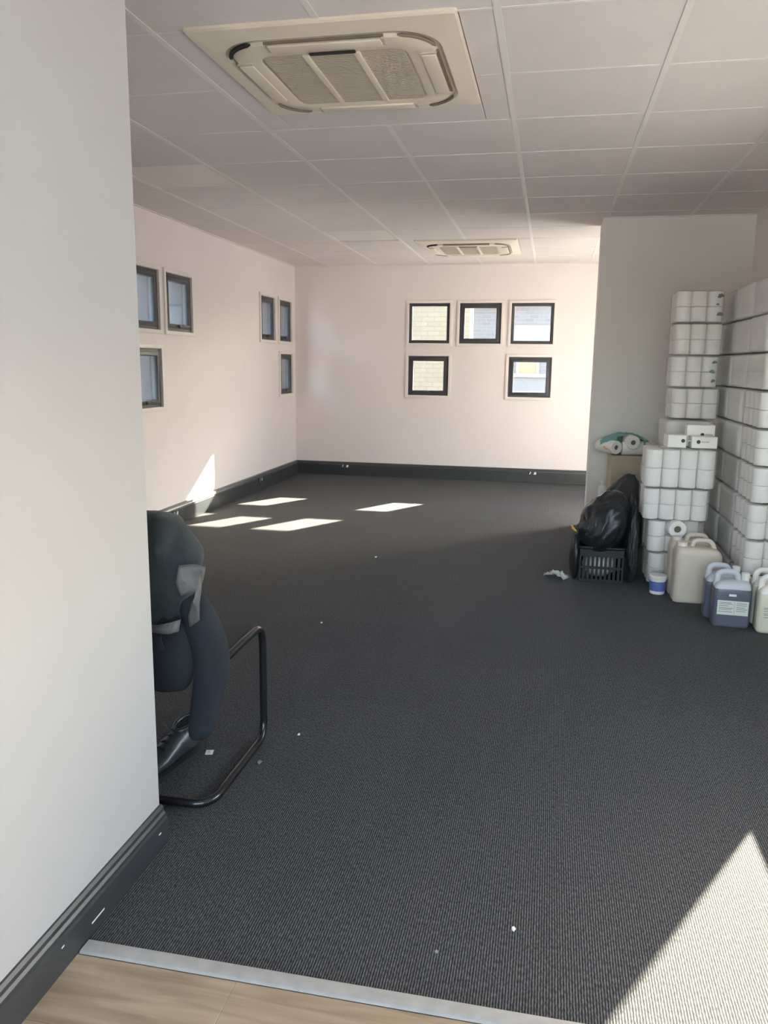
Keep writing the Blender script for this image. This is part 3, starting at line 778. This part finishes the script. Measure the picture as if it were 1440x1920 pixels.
jug((1.003, 4.405, 0), -0.04, 'blue detergent jug with a pale printed label, in front of its twin', M['blue'], M['milky'], 'jug', 'blue detergent jugs', True, M['label'])
jug((0.985, 4.545, 0), -0.04, 'blue detergent jug tucked behind the labelled blue one', M['blue'], M['milky'], 'jug', 'blue detergent jugs', False, M['label'])
jug((1.212, 4.345, 0), -0.05, 'cream detergent jug in front, right of the blue jugs', M['cream'], M['white_pl'], 'jug', 'cream detergent jugs', True, M['cream'])
jug((1.215, 4.490, 0), -0.05, 'cream detergent jug standing behind the front cream one', M['cream'], M['white_pl'], 'jug', 'cream detergent jugs', False, M['cream'])
# small tub with a blue label in front of the bales
e = thing('plastic_tub', 'small white round tub with blue label on the carpet left of the jerrycans', 'tub', (0.700, 4.940, 0), 0)
MB().lathe([(0.040, 0), (0.044, 0.004), (0.050, 0.095), (0.0, 0.095)], 22, cap=True).build('body', M['white_pl'], e, smooth=True)
MB().lathe([(0.0425, 0.020), (0.0465, 0.021), (0.0506, 0.080), (0.0480, 0.081)], 22, cap=False).build('label_band', M['bluelabel'], e, smooth=True)
MB().lathe([(0.053, 0.092), (0.055, 0.096), (0.055, 0.112), (0.051, 0.116), (0.0, 0.116)], 22).build('lid', M['white_pl'], e, smooth=True)

# ------------------------------------------------------------------ cardboard box and teal pack
e = thing('cardboard_box', 'tall brown cardboard box against the grey wall behind the black bags', 'box', (0.640, 6.46, 0), 0.02)
MB().box(-0.155, 0.155, -0.17, 0.17, 0, 0.685).build('carton', M['card'], e, bevel=0.004, bseg=1)
MB().box(-0.153, -0.001, -0.168, 0.168, 0.685, 0.689).build('flap', M['card'], e)
MB().box(0.001, 0.153, -0.168, 0.168, 0.685, 0.689).build('flap', M['card'], e)
MB().box(-0.154, 0.10, -0.1715, -0.1702, 0.33, 0.425).build('pale_panel', M['tape'], e)
MB().lathe([(0.018, 0), (0.018, 0.0012)], 14).build('round_mark', M['inkdark'], e).matrix_local = Matrix.Translation((-0.098, -0.1713, 0.405)) @ Matrix.Rotation(math.radians(90), 4, 'X')
e = thing('kitchen_roll_pack', 'open teal plastic pack of paper rolls lying on the cardboard box', 'paper rolls', (0.605, 6.43, 0.6905), 0.0)
for (x, z, a, y_) in ((-0.085, 0.060, 34, -0.135), (0.032, 0.104, 6, -0.165), (-0.045, 0.053, -84, -0.085), (0.000, 0.0535, -92, 0.030)):
    g = MB().lathe([(0.018, 0.004), (0.018, 0.20), (0.048, 0.205), (0.052, 0.2), (0.052, 0.005), (0.048, 0.0), (0.020, 0.0), (0.018, 0.004)], 20, cap=False).build('paper_roll', M['paper'], e, smooth=True, angle=50)
    g.matrix_local = Matrix.Translation((x, y_, z)) @ Matrix.Rotation(math.radians(a), 4, 'Z') @ Matrix.Rotation(math.radians(-90), 4, 'X')
    MB().lathe([(0.0177, 0.012), (0.0177, 0.19)], 14).build('core', M['core'], g)
v = []; f = []; NI, NK = 30, 18
for i in range(NI+1):
    t = i/NI; x = -0.205+0.40*t
    hgt = 0.050+0.105*math.sin(math.pi*min(1, max(0, t*0.95+0.06)))**0.6
    for k in range(NK+1):
        a = math.pi*k/NK
        nz = noise.noise(Vector((x*22, a*3, 3)))*0.012+noise.noise(Vector((x*50, a*7, 8)))*0.006
        frayed = 0.02*noise.noise(Vector((x*30, 0, 5)))
        y_ = 0.02-0.155*math.cos(a)*(0.80+0.20*math.sin(math.pi*t))+nz
        z = max(0.004, (hgt+nz)*math.sin(a)**0.5+0.010)
        if k < 3: y_ += frayed
        v.append((x, y_, z))
for i in range(NI):
    k0 = 5 if 0.28 < i/NI < 0.80 else (3 if i/NI <= 0.28 else 2)
    for k in range(k0, NK): f.append((i*(NK+1)+k, i*(NK+1)+k+1, (i+1)*(NK+1)+k+1, (i+1)*(NK+1)+k))
w_ = MB().add(v, f).build('teal_wrapper', M['tealfilm'], e, smooth=True, angle=80)
mod = w_.modifiers.new('thick', 'SOLIDIFY'); mod.thickness = 0.0012
MB().tube([(-0.178, -0.100, 0.062), (-0.160, -0.122, 0.050), (-0.140, -0.134, 0.045), (-0.118, -0.140, 0.022)], [0.010, 0.015, 0.009, 0.010], 8, flat=0.35).build('yellow_print', M['yellow'], e, smooth=True)
# slim white bottle beside the box
e = thing('white_bottle', 'slim white bottle standing left of the cardboard box', 'bottle', (0.438, 6.34, 0), 0)
MB().lathe([(0.030, 0), (0.033, 0.005), (0.033, 0.42), (0.026, 0.445), (0.014, 0.455), (0.014, 0.465)], 18).build('body', M['white_pl'], e, smooth=True)
MB().lathe([(0.016, 0.464), (0.016, 0.49), (0.0, 0.492)], 14, cap=False).build('cap', M['white_pl'], e, smooth=True)

# ------------------------------------------------------------------ basket, bags, debris
BX0, BX1, BY0, BY1, BH = 0.240, 0.508, 5.10, 5.40, 0.225
e = thing('shopping_basket', 'black slotted plastic basket on the carpet under the black bags', 'basket', ((BX0+BX1)/2, (BY0+BY1)/2, 0), 0)
bw, bd = BX1-BX0, BY1-BY0
def slotted(length, parent, loc, rz):
    """panel with two rows of upright slots: local x along, z up"""
    pn = sm = MB()
    pn.box(-length/2, length/2, -0.004, 0.004, 0.0, 0.022); pn.box(-length/2, length/2, -0.004, 0.004, 0.088, 0.104); pn.box(-length/2, length/2, -0.004, 0.004, 0.168, BH)
    o = pn.build('side_panel', M['basket'], parent, bevel=0.001, bseg=1); o.location = loc; o.rotation_euler = (0, 0, rz)
    n = int(length/0.026)
    for z0, z1 in ((0.022, 0.088), (0.104, 0.168)):
        for k in range(n+1):
            x = -length/2+length*k/n
            MB().box(max(-length/2, x-0.0075), min(length/2, x+0.0075), -0.0035, 0.0035, z0, z1).build('slat', M['basket'], o)
slotted(bw, e, (0, -bd/2, 0), 0); slotted(bw, e, (0, bd/2, 0), 0); slotted(bd-0.01, e, (-bw/2, 0, 0), math.pi/2); slotted(bd-0.01, e, (bw/2, 0, 0), math.pi/2)
MB().box(-bw/2+0.004, bw/2-0.004, -bd/2+0.004, bd/2-0.004, 0.0, 0.006).build('base', M['basket'], e)
rp = [(x, y_, BH) for x, y_ in rrect(bw+0.016, bd+0.016, 0.03, 5)]; rp.append(rp[0])
MB().tube(rp, 0.010, 8).build('rim', M['basket'], e, smooth=True)

def blob(name, c, rad, mt, parent=None, seed=0.0, fold=0.10, sub=5, zmin=0.003, freq=3.0, top=None, ridge=0.0):
    bm = bmesh.new(); bmesh.ops.create_icosphere(bm, subdivisions=sub, radius=1.0)
    for vt in bm.verts:
        p = vt.co.copy()
        nn = noise.noise(p*freq*0.6+Vector((seed, 0, 0)))*0.9 + noise.noise(p*freq*1.7+Vector((0, seed, 0)))*0.45
        rg = (1-abs(noise.noise(p*freq*1.2+Vector((seed, seed, 0)))))**4
        s = 1+fold*nn+ridge*rg
        q = Vector((p.x*rad[0]*s, p.y*rad[1]*s, p.z*rad[2]*s))
        if top: q = top(q, p)
        q += Vector(c); q.z = max(zmin, q.z); vt.co = q
    me = bpy.data.meshes.new(name); bm.to_mesh(me); bm.free(); me.materials.append(mt)
    me.polygons.foreach_set('use_smooth', [True]*len(me.polygons))
    return link(name, me, parent)
pale = blob('plastic_bag', (0.368, 5.225, 0.095), (0.108, 0.085, 0.083), M['white_pl'], None, 5.0, 0.05, 4, 0.008)
tag(pale, 'pale plastic bag inside the black basket, seen through its slots', 'bag')
t1 = thing('bin_bag', 'shiny black bin bag heaped on the slotted basket', 'bag', (0.375, 5.25, 0.0), 0, 'black bin bags')
def drape(q, p):
    # the near side sags over the rim of the basket
    sag = max(0.0, -p.y)*max(0.0, 0.25-p.z)
    return Vector((q.x+0.045*p.z, q.y-0.03*sag, q.z-0.05*sag))
blob('bag_body', (0.010, -0.01, 0.375), (0.150, 0.175, 0.190), M['bagblack'], t1, 11.3, 0.085, 5, 0.190, 2.2, drape, 0.07)
blob('bag_fold', (-0.085, -0.06, 0.335), (0.070, 0.09, 0.090), M['bagblack'], t1, 4.2, 0.12, 4, 0.215, 2.6, None, 0.08)
blob('bag_skirt', (-0.165, -0.085, 0.145), (0.032, 0.075, 0.145), M['bagblack'], t1, 7.7, 0.10, 4, 0.004, 2.6, None, 0.06)
MB().tube([(-0.170, -0.135, 0.325), (-0.190, -0.145, 0.345), (-0.196, -0.15, 0.362)], [0.012, 0.017, 0.010], 8, flat=0.5).build('yellow_tag', M['yellow'], t1, smooth=True)
t2 = thing('bin_bag', 'dull charcoal bin bag slumped behind the basket, left of the bales', 'bag', (0.47, 5.64, 0.0), 0, 'black bin bags')
blob('bag_body', (0.0, 0.0, 0.285), (0.205, 0.17, 0.29), M['baggrey'], t2, 2.9, 0.06, 5, 0.003, 2.2, lambda q, p: Vector((q.x*(1.0-0.10*max(0, p.z))+0.04*max(0, p.z), q.y, q.z+max(0, p.z)*0.10*p.x+0.05*max(0, p.z)**3*max(0, p.x+0.4))), 0.07)
t3 = thing('bin_bag', 'limp charcoal bin bag squeezed upright between the basket and the bales', 'bag', (0.560, 5.25, 0.0), 0, 'black bin bags')
def slump(q, p):
    return Vector((q.x*(1.25-0.35*p.z), q.y*(1.1-0.2*p.z), q.z*0.92+0.03*math.sin(5*p.y+2*p.x)))
blob('bag_body', (0.0, 0.0, 0.235), (0.034, 0.135, 0.31), M['baggrey'], t3, 9.4, 0.13, 5, 0.003, 3.4, slump, 0.10)
# crumpled clear film left of the basket
def crumple(name, c, w, d, h, mt, seed, n=14, rz=0.0):
    v = []; f = []
    for i in range(n+1):
        for j in range(n+1):
            x, y_ = (i/n-.5)*w, (j/n-.5)*d
            z = h*(0.5+0.5*noise.noise(Vector((x*38+seed, y_*38, seed))))*max(0.1, 1-(2*abs(i/n-.5))**3)+h*0.6*max(0, noise.noise(Vector((x*70, y_*70, seed+4))))
            x += 0.012*noise.noise(Vector((x*40, y_*40, 9+seed))); y_ += 0.012*noise.noise(Vector((x*40, y_*40, 19+seed)))
            v.append((x, y_, max(0.001, z)))
    for i in range(n):
        for j in range(n): f.append((i*(n+1)+j, (i+1)*(n+1)+j, (i+1)*(n+1)+j+1, i*(n+1)+j+1))
    o = MB().add(v, f).build(name, mt, None, smooth=True, angle=60); o.location = c; o.rotation_euler = (0, 0, rz)
    mod = o.modifiers.new('thick', 'SOLIDIFY'); mod.thickness = 0.001
    return o
tag(crumple('plastic_scrap', (0.100, 5.17, 0.0), 0.15, 0.09, 0.050, M['debris'], 2.0, rz=-0.5), 'crumpled clear plastic scrap on the carpet left of the basket', 'plastic scrap')

# ------------------------------------------------------------------ chair with clothes, shoe
ch = thing('cantilever_chair', 'black tubular cantilever chair half hidden by the white partition', 'chair', (-1.22, 2.35, 0), 0)
def W(p): return (p[0]+1.22, p[1]-2.35, p[2])
R_ = 0.0135; xr, xl = -0.963, -1.477; yf, yb = 2.575, 2.092; zs = 0.438
frame = smooth_path([W((xl, yf-0.20, zs)), W((xl, yf, zs)), W((xl, yf, R_)), W((xl, yb, R_)), W((xr, yb, R_)), W((xr, yf, R_)), W((xr, yf, zs)), W((xr, yf-0.20, zs))], 0.075, 8)
MB().tube(frame, R_, 12).build('floor_frame', M['chrome_black'], ch, smooth=True, angle=60)
for x in (xl, xr):
    p = smooth_path([W((x, yf-0.20, zs)), W((x, 2.190, zs-0.005)), W((x+(0.075 if x < -1.2 else -0.075), 2.155, 0.80))], 0.06, 8)
    MB().tube(p, R_, 12).build('back_tube', M['chrome_black'], ch, smooth=True, angle=60)
# seat: gently dished cloth pad
v = []; f = []; nu, nv = 10, 10
for s_, zo in ((0, 0.012), (1, -0.010)):
    for i in range(nu+1):
        for j in range(nv+1):
            x = xl+0.016+(xr-xl-0.032)*i/nu; y_ = 2.195+(2.570-2.195)*j/nv
            z = zs+zo-0.012*math.sin(math.pi*i/nu)+(0.006 if j == nv else 0)*(-1)
            v.append(W((x, y_, z)))
N1 = (nu+1)*(nv+1)
for i in range(nu):
    for j in range(nv):
        a, b, c, d = i*(nv+1)+j, (i+1)*(nv+1)+j, (i+1)*(nv+1)+j+1, i*(nv+1)+j+1
        f += [(a, b, c, d), (N1+d, N1+c, N1+b, N1+a)]
for i in range(nu):
    for j in (0, nv): f.append((i*(nv+1)+j, (i+1)*(nv+1)+j, N1+(i+1)*(nv+1)+j, N1+i*(nv+1)+j))
for j in range(nv):
    for i in (0, nu): f.append((i*(nv+1)+j, i*(nv+1)+j+1, N1+i*(nv+1)+j+1, N1+i*(nv+1)+j))
MB().add(v, f).build('seat', M['seat'], ch, smooth=True, angle=50)
MB().box(*[a for a in (xl+0.09+1.22, xr-0.09+1.22, 2.150-2.35, 2.164-2.35, 0.56, 0.85)]).build('backrest', M['seat'], ch, bevel=0.006, bseg=2)

def garment(name, levels, mt, parent, seed, fold, nk=44, power=2.6):
    """levels: (z, x_left, x_right, y_front, y_back)"""
    rings = []
    def lerp(a, b, t): return tuple(p+(q-p)*t for p, q in zip(a, b))
    lv = []
    for i in range(len(levels)-1):
        p0, p1, p2, p3 = levels[max(0, i-1)], levels[i], levels[i+1], levels[min(len(levels)-1, i+2)]
        for k in range(6):
            t = k/6
            lv.append(tuple(0.5*(2*b+(c-a)*t+(2*a-5*b+4*c-d)*t*t+(3*b-a-3*c+d)*t**3) for a, b, c, d in zip(p0, p1, p2, p3)))
    lv.append(levels[-1])
    for (z, x0, x1, y0, y1) in lv:
        r = []
        for k in range(nk):
            a = 2*math.pi*k/nk; c, s = math.cos(a), math.sin(a)
            ex = math.copysign(abs(c)**(2/power), c); ey = math.copysign(abs(s)**(2/power), s)
            x = (x0+x1)/2+(x1-x0)/2*ex; y_ = (y0+y1)/2+(y1-y0)/2*ey
            n1 = noise.noise(Vector((x*16+seed, y_*9, z*4)))*fold + noise.noise(Vector((x*34+seed, y_*20, z*8+3)))*fold*0.4
            n2 = noise.noise(Vector((x*6, y_*6, z*11+seed)))*fold*0.5
            r.append((x+ex*n2, y_+(n1 if ey < 0 else -n1)*abs(ey), z+0.4*n2))
        rings.append(r)
    mb = MB().loft(rings); return mb.build(name, mt, parent, smooth=True, angle=70)
fj = thing('fleece_jacket', 'charcoal fleece jacket with grey lining draped over the chair back', 'jacket', (0, 0, 0))
garment('jacket_body', [(0.560, -1.45, -1.075, 2.085, 2.215), (0.60, -1.46, -1.05, 2.075, 2.215), (0.66, -1.47, -1.020, 2.065, 2.225), (0.735, -1.48, -0.995, 2.065, 2.235),
        (0.80, -1.47, -1.005, 2.07, 2.235), (0.855, -1.44, -1.038, 2.085, 2.225), (0.89, -1.40, -1.085, 2.105, 2.21), (0.906, -1.36, -1.14, 2.125, 2.20)], M['fleece'], fj, 1.7, 0.05)
def strip(name, rows, mt, parent, th=0.004):
    v = [p for r in rows for p in r]; k0 = len(rows[0]); f = []
    for i in range(len(rows)-1):
        for k in range(k0-1): f.append((i*k0+k, i*k0+k+1, (i+1)*k0+k+1, (i+1)*k0+k))
    o = MB().add(v, f).build(name, mt, parent, smooth=True, angle=60)
    sd = o.modifiers.new('soft', 'SUBSURF'); sd.levels = 2; sd.render_levels = 2
    s2 = o.modifiers.new('thick', 'SOLIDIFY'); s2.thickness = th
    return o
def cloth_fold(name, outline, y0, bulge, mt, tilt=0.0):
    """a folded piece of cloth: outline in xz, fanned from a raised ridge point, with thickness"""
    n = len(outline); cx_ = sum(p[0] for p in outline)/n; cz_ = sum(p[1] for p in outline)/n
    v = []; rings_ = (1.0, 0.72, 0.40, 0.12)
    for q in rings_:
        for i, (x, z) in enumerate(outline):
            w_ = 0.5+0.5*noise.noise(Vector((i*0.9, q*2, cx_*7)))
            v.append((cx_+(x-cx_)*q, y0-bulge*(1-q)*(0.5+w_)+tilt*(x-cx_)+0.008*math.sin(i*2.4)*q, cz_+(z-cz_)*q))
    f = []
    for r_i in range(len(rings_)-1):
        for i in range(n):
            j = (i+1) % n; f.append((r_i*n+i, r_i*n+j, (r_i+1)*n+j, (r_i+1)*n+i))
    f.append(tuple((len(rings_)-1)*n+i for i in range(n)))
    o = MB().add(v, f).build(name, mt, fj, smooth=True, angle=75)
    md = o.modifiers.new('thick', 'SOLIDIFY'); md.thickness = 0.004; md.offset = 1
    return o
cloth_fold('lining_fold', [(-1.015, .784), (-0.978, .784), (-0.945, .776), (-0.955, .742), (-0.963, .706), (-0.995, .700), (-1.018, .684), (-1.022, .736)], 2.062, 0.012, M['lining'], 0.5)
cloth_fold('lining_tail', [(-0.943, .774), (-0.945, .725), (-0.950, .677), (-0.962, .620), (-0.997, .593), (-1.000, .625), (-0.993, .666), (-0.966, .695)], 2.052, 0.010, M['lining'], -0.5)
cloth_fold('hem', [(-1.20, .590), (-1.117, .592), (-1.065, .602), (-1.023, .616), (-1.027, .582), (-1.058, .571), (-1.12, .566), (-1.20, .560)], 2.056, 0.010, M['lining'], 0.0)
cloth_fold('strap', [(-1.120, .578), (-1.084, .580), (-1.084, .553), (-1.080, .520), (-1.098, .512), (-1.116, .520)], 2.062, 0.006, M['navy'], 0.0)
nj = thing('navy_jacket', 'dark navy jacket hanging under the fleece with one sleeve dangling', 'jacket', (0, 0, 0))
garment('jacket_body', [(0.365, -1.46, -1.055, 2.10, 2.175), (0.40, -1.465, -1.03, 2.09, 2.18), (0.50, -1.47, -1.0, 2.085, 2.18), (0.60, -1.46, -1.03, 2.10, 2.18), (0.66, -1.44, -1.05, 2.11, 2.18)], M['navy'], nj, 6.3, 0.018)
sp = [(-1.030, 2.14, 0.68), (-1.000, 2.13, 0.62), (-0.975, 2.13, 0.55), (-0.960, 2.135, 0.47), (-0.965, 2.14, 0.42), (-0.985, 2.14, 0.34), (-1.000, 2.14, 0.26), (-1.010, 2.14, 0.205)]
rings = []
for i, p in enumerate(sp):
    rx = [0.045, 0.055, 0.060, 0.060, 0.056, 0.050, 0.044, 0.038][i]
    rings.append([(p[0]+rx*math.cos(a)*(1+0.10*noise.noise(Vector((math.cos(a)*2, i*0.8, 1)))), p[1]+0.042*math.sin(a)*(1+0.2*noise.noise(Vector((a, i*0.7, 5)))), p[2]+0.10*(0 if i == 0 else 1)*rx*math.cos(a)) for a in [2*math.pi*k/20 for k in range(20)]])
o = MB().loft(rings).build('sleeve', M['navy'], nj, smooth=True, angle=70)
sd = o.modifiers.new('soft', 'SUBSURF'); sd.levels = 1; sd.render_levels = 2

# shoe on the carpet behind the partition: heel away, toe towards the camera
sh = thing('shoe', 'black leather lace-up shoe on the carpet beneath the chair', 'shoe', (-1.205, 2.315, 0), math.radians(-14))
secs = [(-0.145, 0.018, 0.030, 0.030), (-0.13, 0.034, 0.045, 0.05), (-0.10, 0.046, 0.058, 0.06), (-0.06, 0.050, 0.072, 0.06), (-0.02, 0.047, 0.088, 0.055), (0.02, 0.043, 0.104, 0.05), (0.06, 0.042, 0.112, 0.05), (0.10, 0.042, 0.118, 0.05), (0.130, 0.036, 0.122, 0.04), (0.145, 0.022, 0.118, 0.03)]
rings = []
for (y_, hw, top_, rr_) in secs:
    r = []
    for k in range(20):
        a = 2*math.pi*k/20; c, s = math.cos(a), math.sin(a)
        r.append((hw*math.copysign(abs(c)**0.75, c)*(1-0.22*max(0, s)), y_, 0.016+top_*0.5+(top_*0.5-0.008)*math.copysign(abs(s)**0.8, s)))
    rings.append(r)
MB().loft(rings).build('upper', M['shoe'], sh, smooth=True, angle=60)
out = [(-0.02, -0.148), (0.02, -0.148), (0.046, -0.11), (0.053, -0.06), (0.046, 0.0), (0.044, 0.08), (0.038, 0.135), (0.018, 0.150), (-0.018, 0.150), (-0.038, 0.135), (-0.044, 0.08), (-0.046, 0.0), (-0.053, -0.06), (-0.046, -0.11)]
MB().loft([[(x, y_, 0.001) for x, y_ in out], [(x*1.03, y_*1.01, 0.020) for x, y_ in out]]).build('sole', M['sole'], sh, smooth=True, angle=40)
op = [(0.030*math.cos(a), 0.085+0.050*math.sin(a), 0.124+0.010*math.sin(a)) for a in [2*math.pi*k/20 for k in range(20)]]
MB().tube(op+[op[0]], 0.008, 8).build('collar', M['shoe'], sh, smooth=True)
MB().loft([[(x*0.98, 0.085+(y_-0.085)*0.98, z+0.002) for x, y_, z in op], [(x*0.5, 0.085+(y_-0.085)*0.5, z-0.002) for x, y_, z in op]]).build('opening', M['shoe_in'], sh)
for k in range(4):
    yy = -0.045+0.028*k; zz = 0.081+0.0075*k*1.25
    MB().tube([(-0.022, yy, zz), (0, yy-0.004, zz+0.012), (0.022, yy+0.006, zz)], 0.0028, 6).build('lace', M['shoe_in'], sh, smooth=True)

# ------------------------------------------------------------------ litter on the carpet
tg = thing('paper_tag', 'tiny white printed tag lying on the carpet inside the chair frame', 'tag', (-1.115, 2.434, 0.0), 0.25)
MB().box(-0.013, 0.013, -0.016, 0.016, 0.0004, 0.0016).build('tag_card', M['white_pl'], tg)
for k in range(3): MB().box(-0.009, 0.007-0.003*k, -0.009+0.007*k, -0.007+0.007*k, 0.0016, 0.0019).build('print_line', M['greyboard'], tg)
lint = [((-1.157, 5.40), 0.016, 'pale lint speck on the carpet in the middle of the room'), ((-1.128, 3.903), 0.011, 'pale lint speck on the carpet beyond the chair'),
        ((-0.850, 2.635), 0.010, 'pale lint speck on the carpet just right of the chair frame'), ((-0.023, 1.760), 0.010, 'white lint speck on the carpet near the threshold strip'),
        ((-0.197, 1.644), 0.008, 'faint lint speck left of the white one near the threshold'), ((-0.917, 2.405), 0.014, 'grey fluff on the carpet beside the chair runner'),
        ((-1.590, 5.882), 0.014, 'dark crumb on the carpet near the sunlit patches')]
for k, ((x, y_), s, lab) in enumerate(lint):
    mt = M['inkdark'] if 'dark' in lab else (M['greyboard'] if 'grey' in lab or 'faint' in lab else M['white_pl'])
    bm = bmesh.new(); bmesh.ops.create_icosphere(bm, subdivisions=2, radius=1)
    for vt in bm.verts:
        q = vt.co*(1+0.5*noise.noise(vt.co*2+Vector((k, 0, 0)))); vt.co = Vector((q.x*s*.5, q.y*s*.8, max(0, q.z*s*.25+s*.2)))
    me = bpy.data.meshes.new('lint'); bm.to_mesh(me); bm.free(); me.materials.append(mt)
    tag(link('lint_speck', me, None, (x, y_, 0.0)), lab, 'lint', 'litter on the carpet')

# ------------------------------------------------------------------ outdoors, seen through the windows
struct(MB().box(-40, 40, -30, 60, -0.30, -0.16).build('ground_paving', M['paving']))
b1 = thing('brick_building', 'cream brick house seen through the left windows of the back wall', 'building', (-5.5, 17.0, -0.16))
MB().box(-4.0, 4.0, -2.0, -1.3, 0, 4.2).build('brick_wall', M['creambrick'], b1)
MB().box(-4.2, 4.1, -2.3, -1.0, 4.2, 4.35).build('roof', M['roof'], b1)
b2 = thing('brick_building', 'pale grey brick house seen through the right windows of the back wall', 'building', (3.0, 22.0, -0.16))
MB().box(-6.0, 6.0, -2.0, 2.0, 0, 3.0).build('brick_wall', M['greybrick'], b2)
MB().box(-6.2, 6.2, -2.3, 2.3, 3.0, 3.15).build('roof', M['roof'], b2)
MB().box(-4.3, -2.6, -2.06, -2.0, 0.60+.16, 1.08+.16).build('grey_panel', M['greyboard'], b2)
MB().box(-4.3, -2.6, -2.14, -2.0, 1.08+.16, 1.17+.16).build('white_ledge', M['whitepaint'], b2)
wf = MB().ring(0.56, 0.50, 0.40, 0.38, -0.05, 0.0).build('window_frame', M['whitepaint'], b2); wf.location = (-3.56, -2.0, 1.30+.16)
MB().box(-0.20, 0.20, -0.015, 0.0, -0.19, 0.19).build('yellow_blind', M['yellowpanel'], wf)
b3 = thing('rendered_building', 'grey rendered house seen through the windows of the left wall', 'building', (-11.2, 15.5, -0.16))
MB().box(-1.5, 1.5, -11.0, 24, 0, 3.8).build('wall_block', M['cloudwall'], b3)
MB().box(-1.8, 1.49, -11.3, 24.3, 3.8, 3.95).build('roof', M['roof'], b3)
for yy, zz in ((-0.35, 2.3), (1.2, 2.3), (-0.35, 1.05), (3.2, 2.3)):
    wf = MB().ring(0.9, 0.62, 0.74, 0.48, -0.05, 0.0).build('window_frame', M['whitepaint'], b3); wf.location = (1.5, yy, zz+.16); wf.rotation_euler = (0, 0, math.pi/2)
    MB().box(-0.37, 0.37, -0.015, 0.0, -0.24, 0.24).build('pane', M['greyboard'], wf)
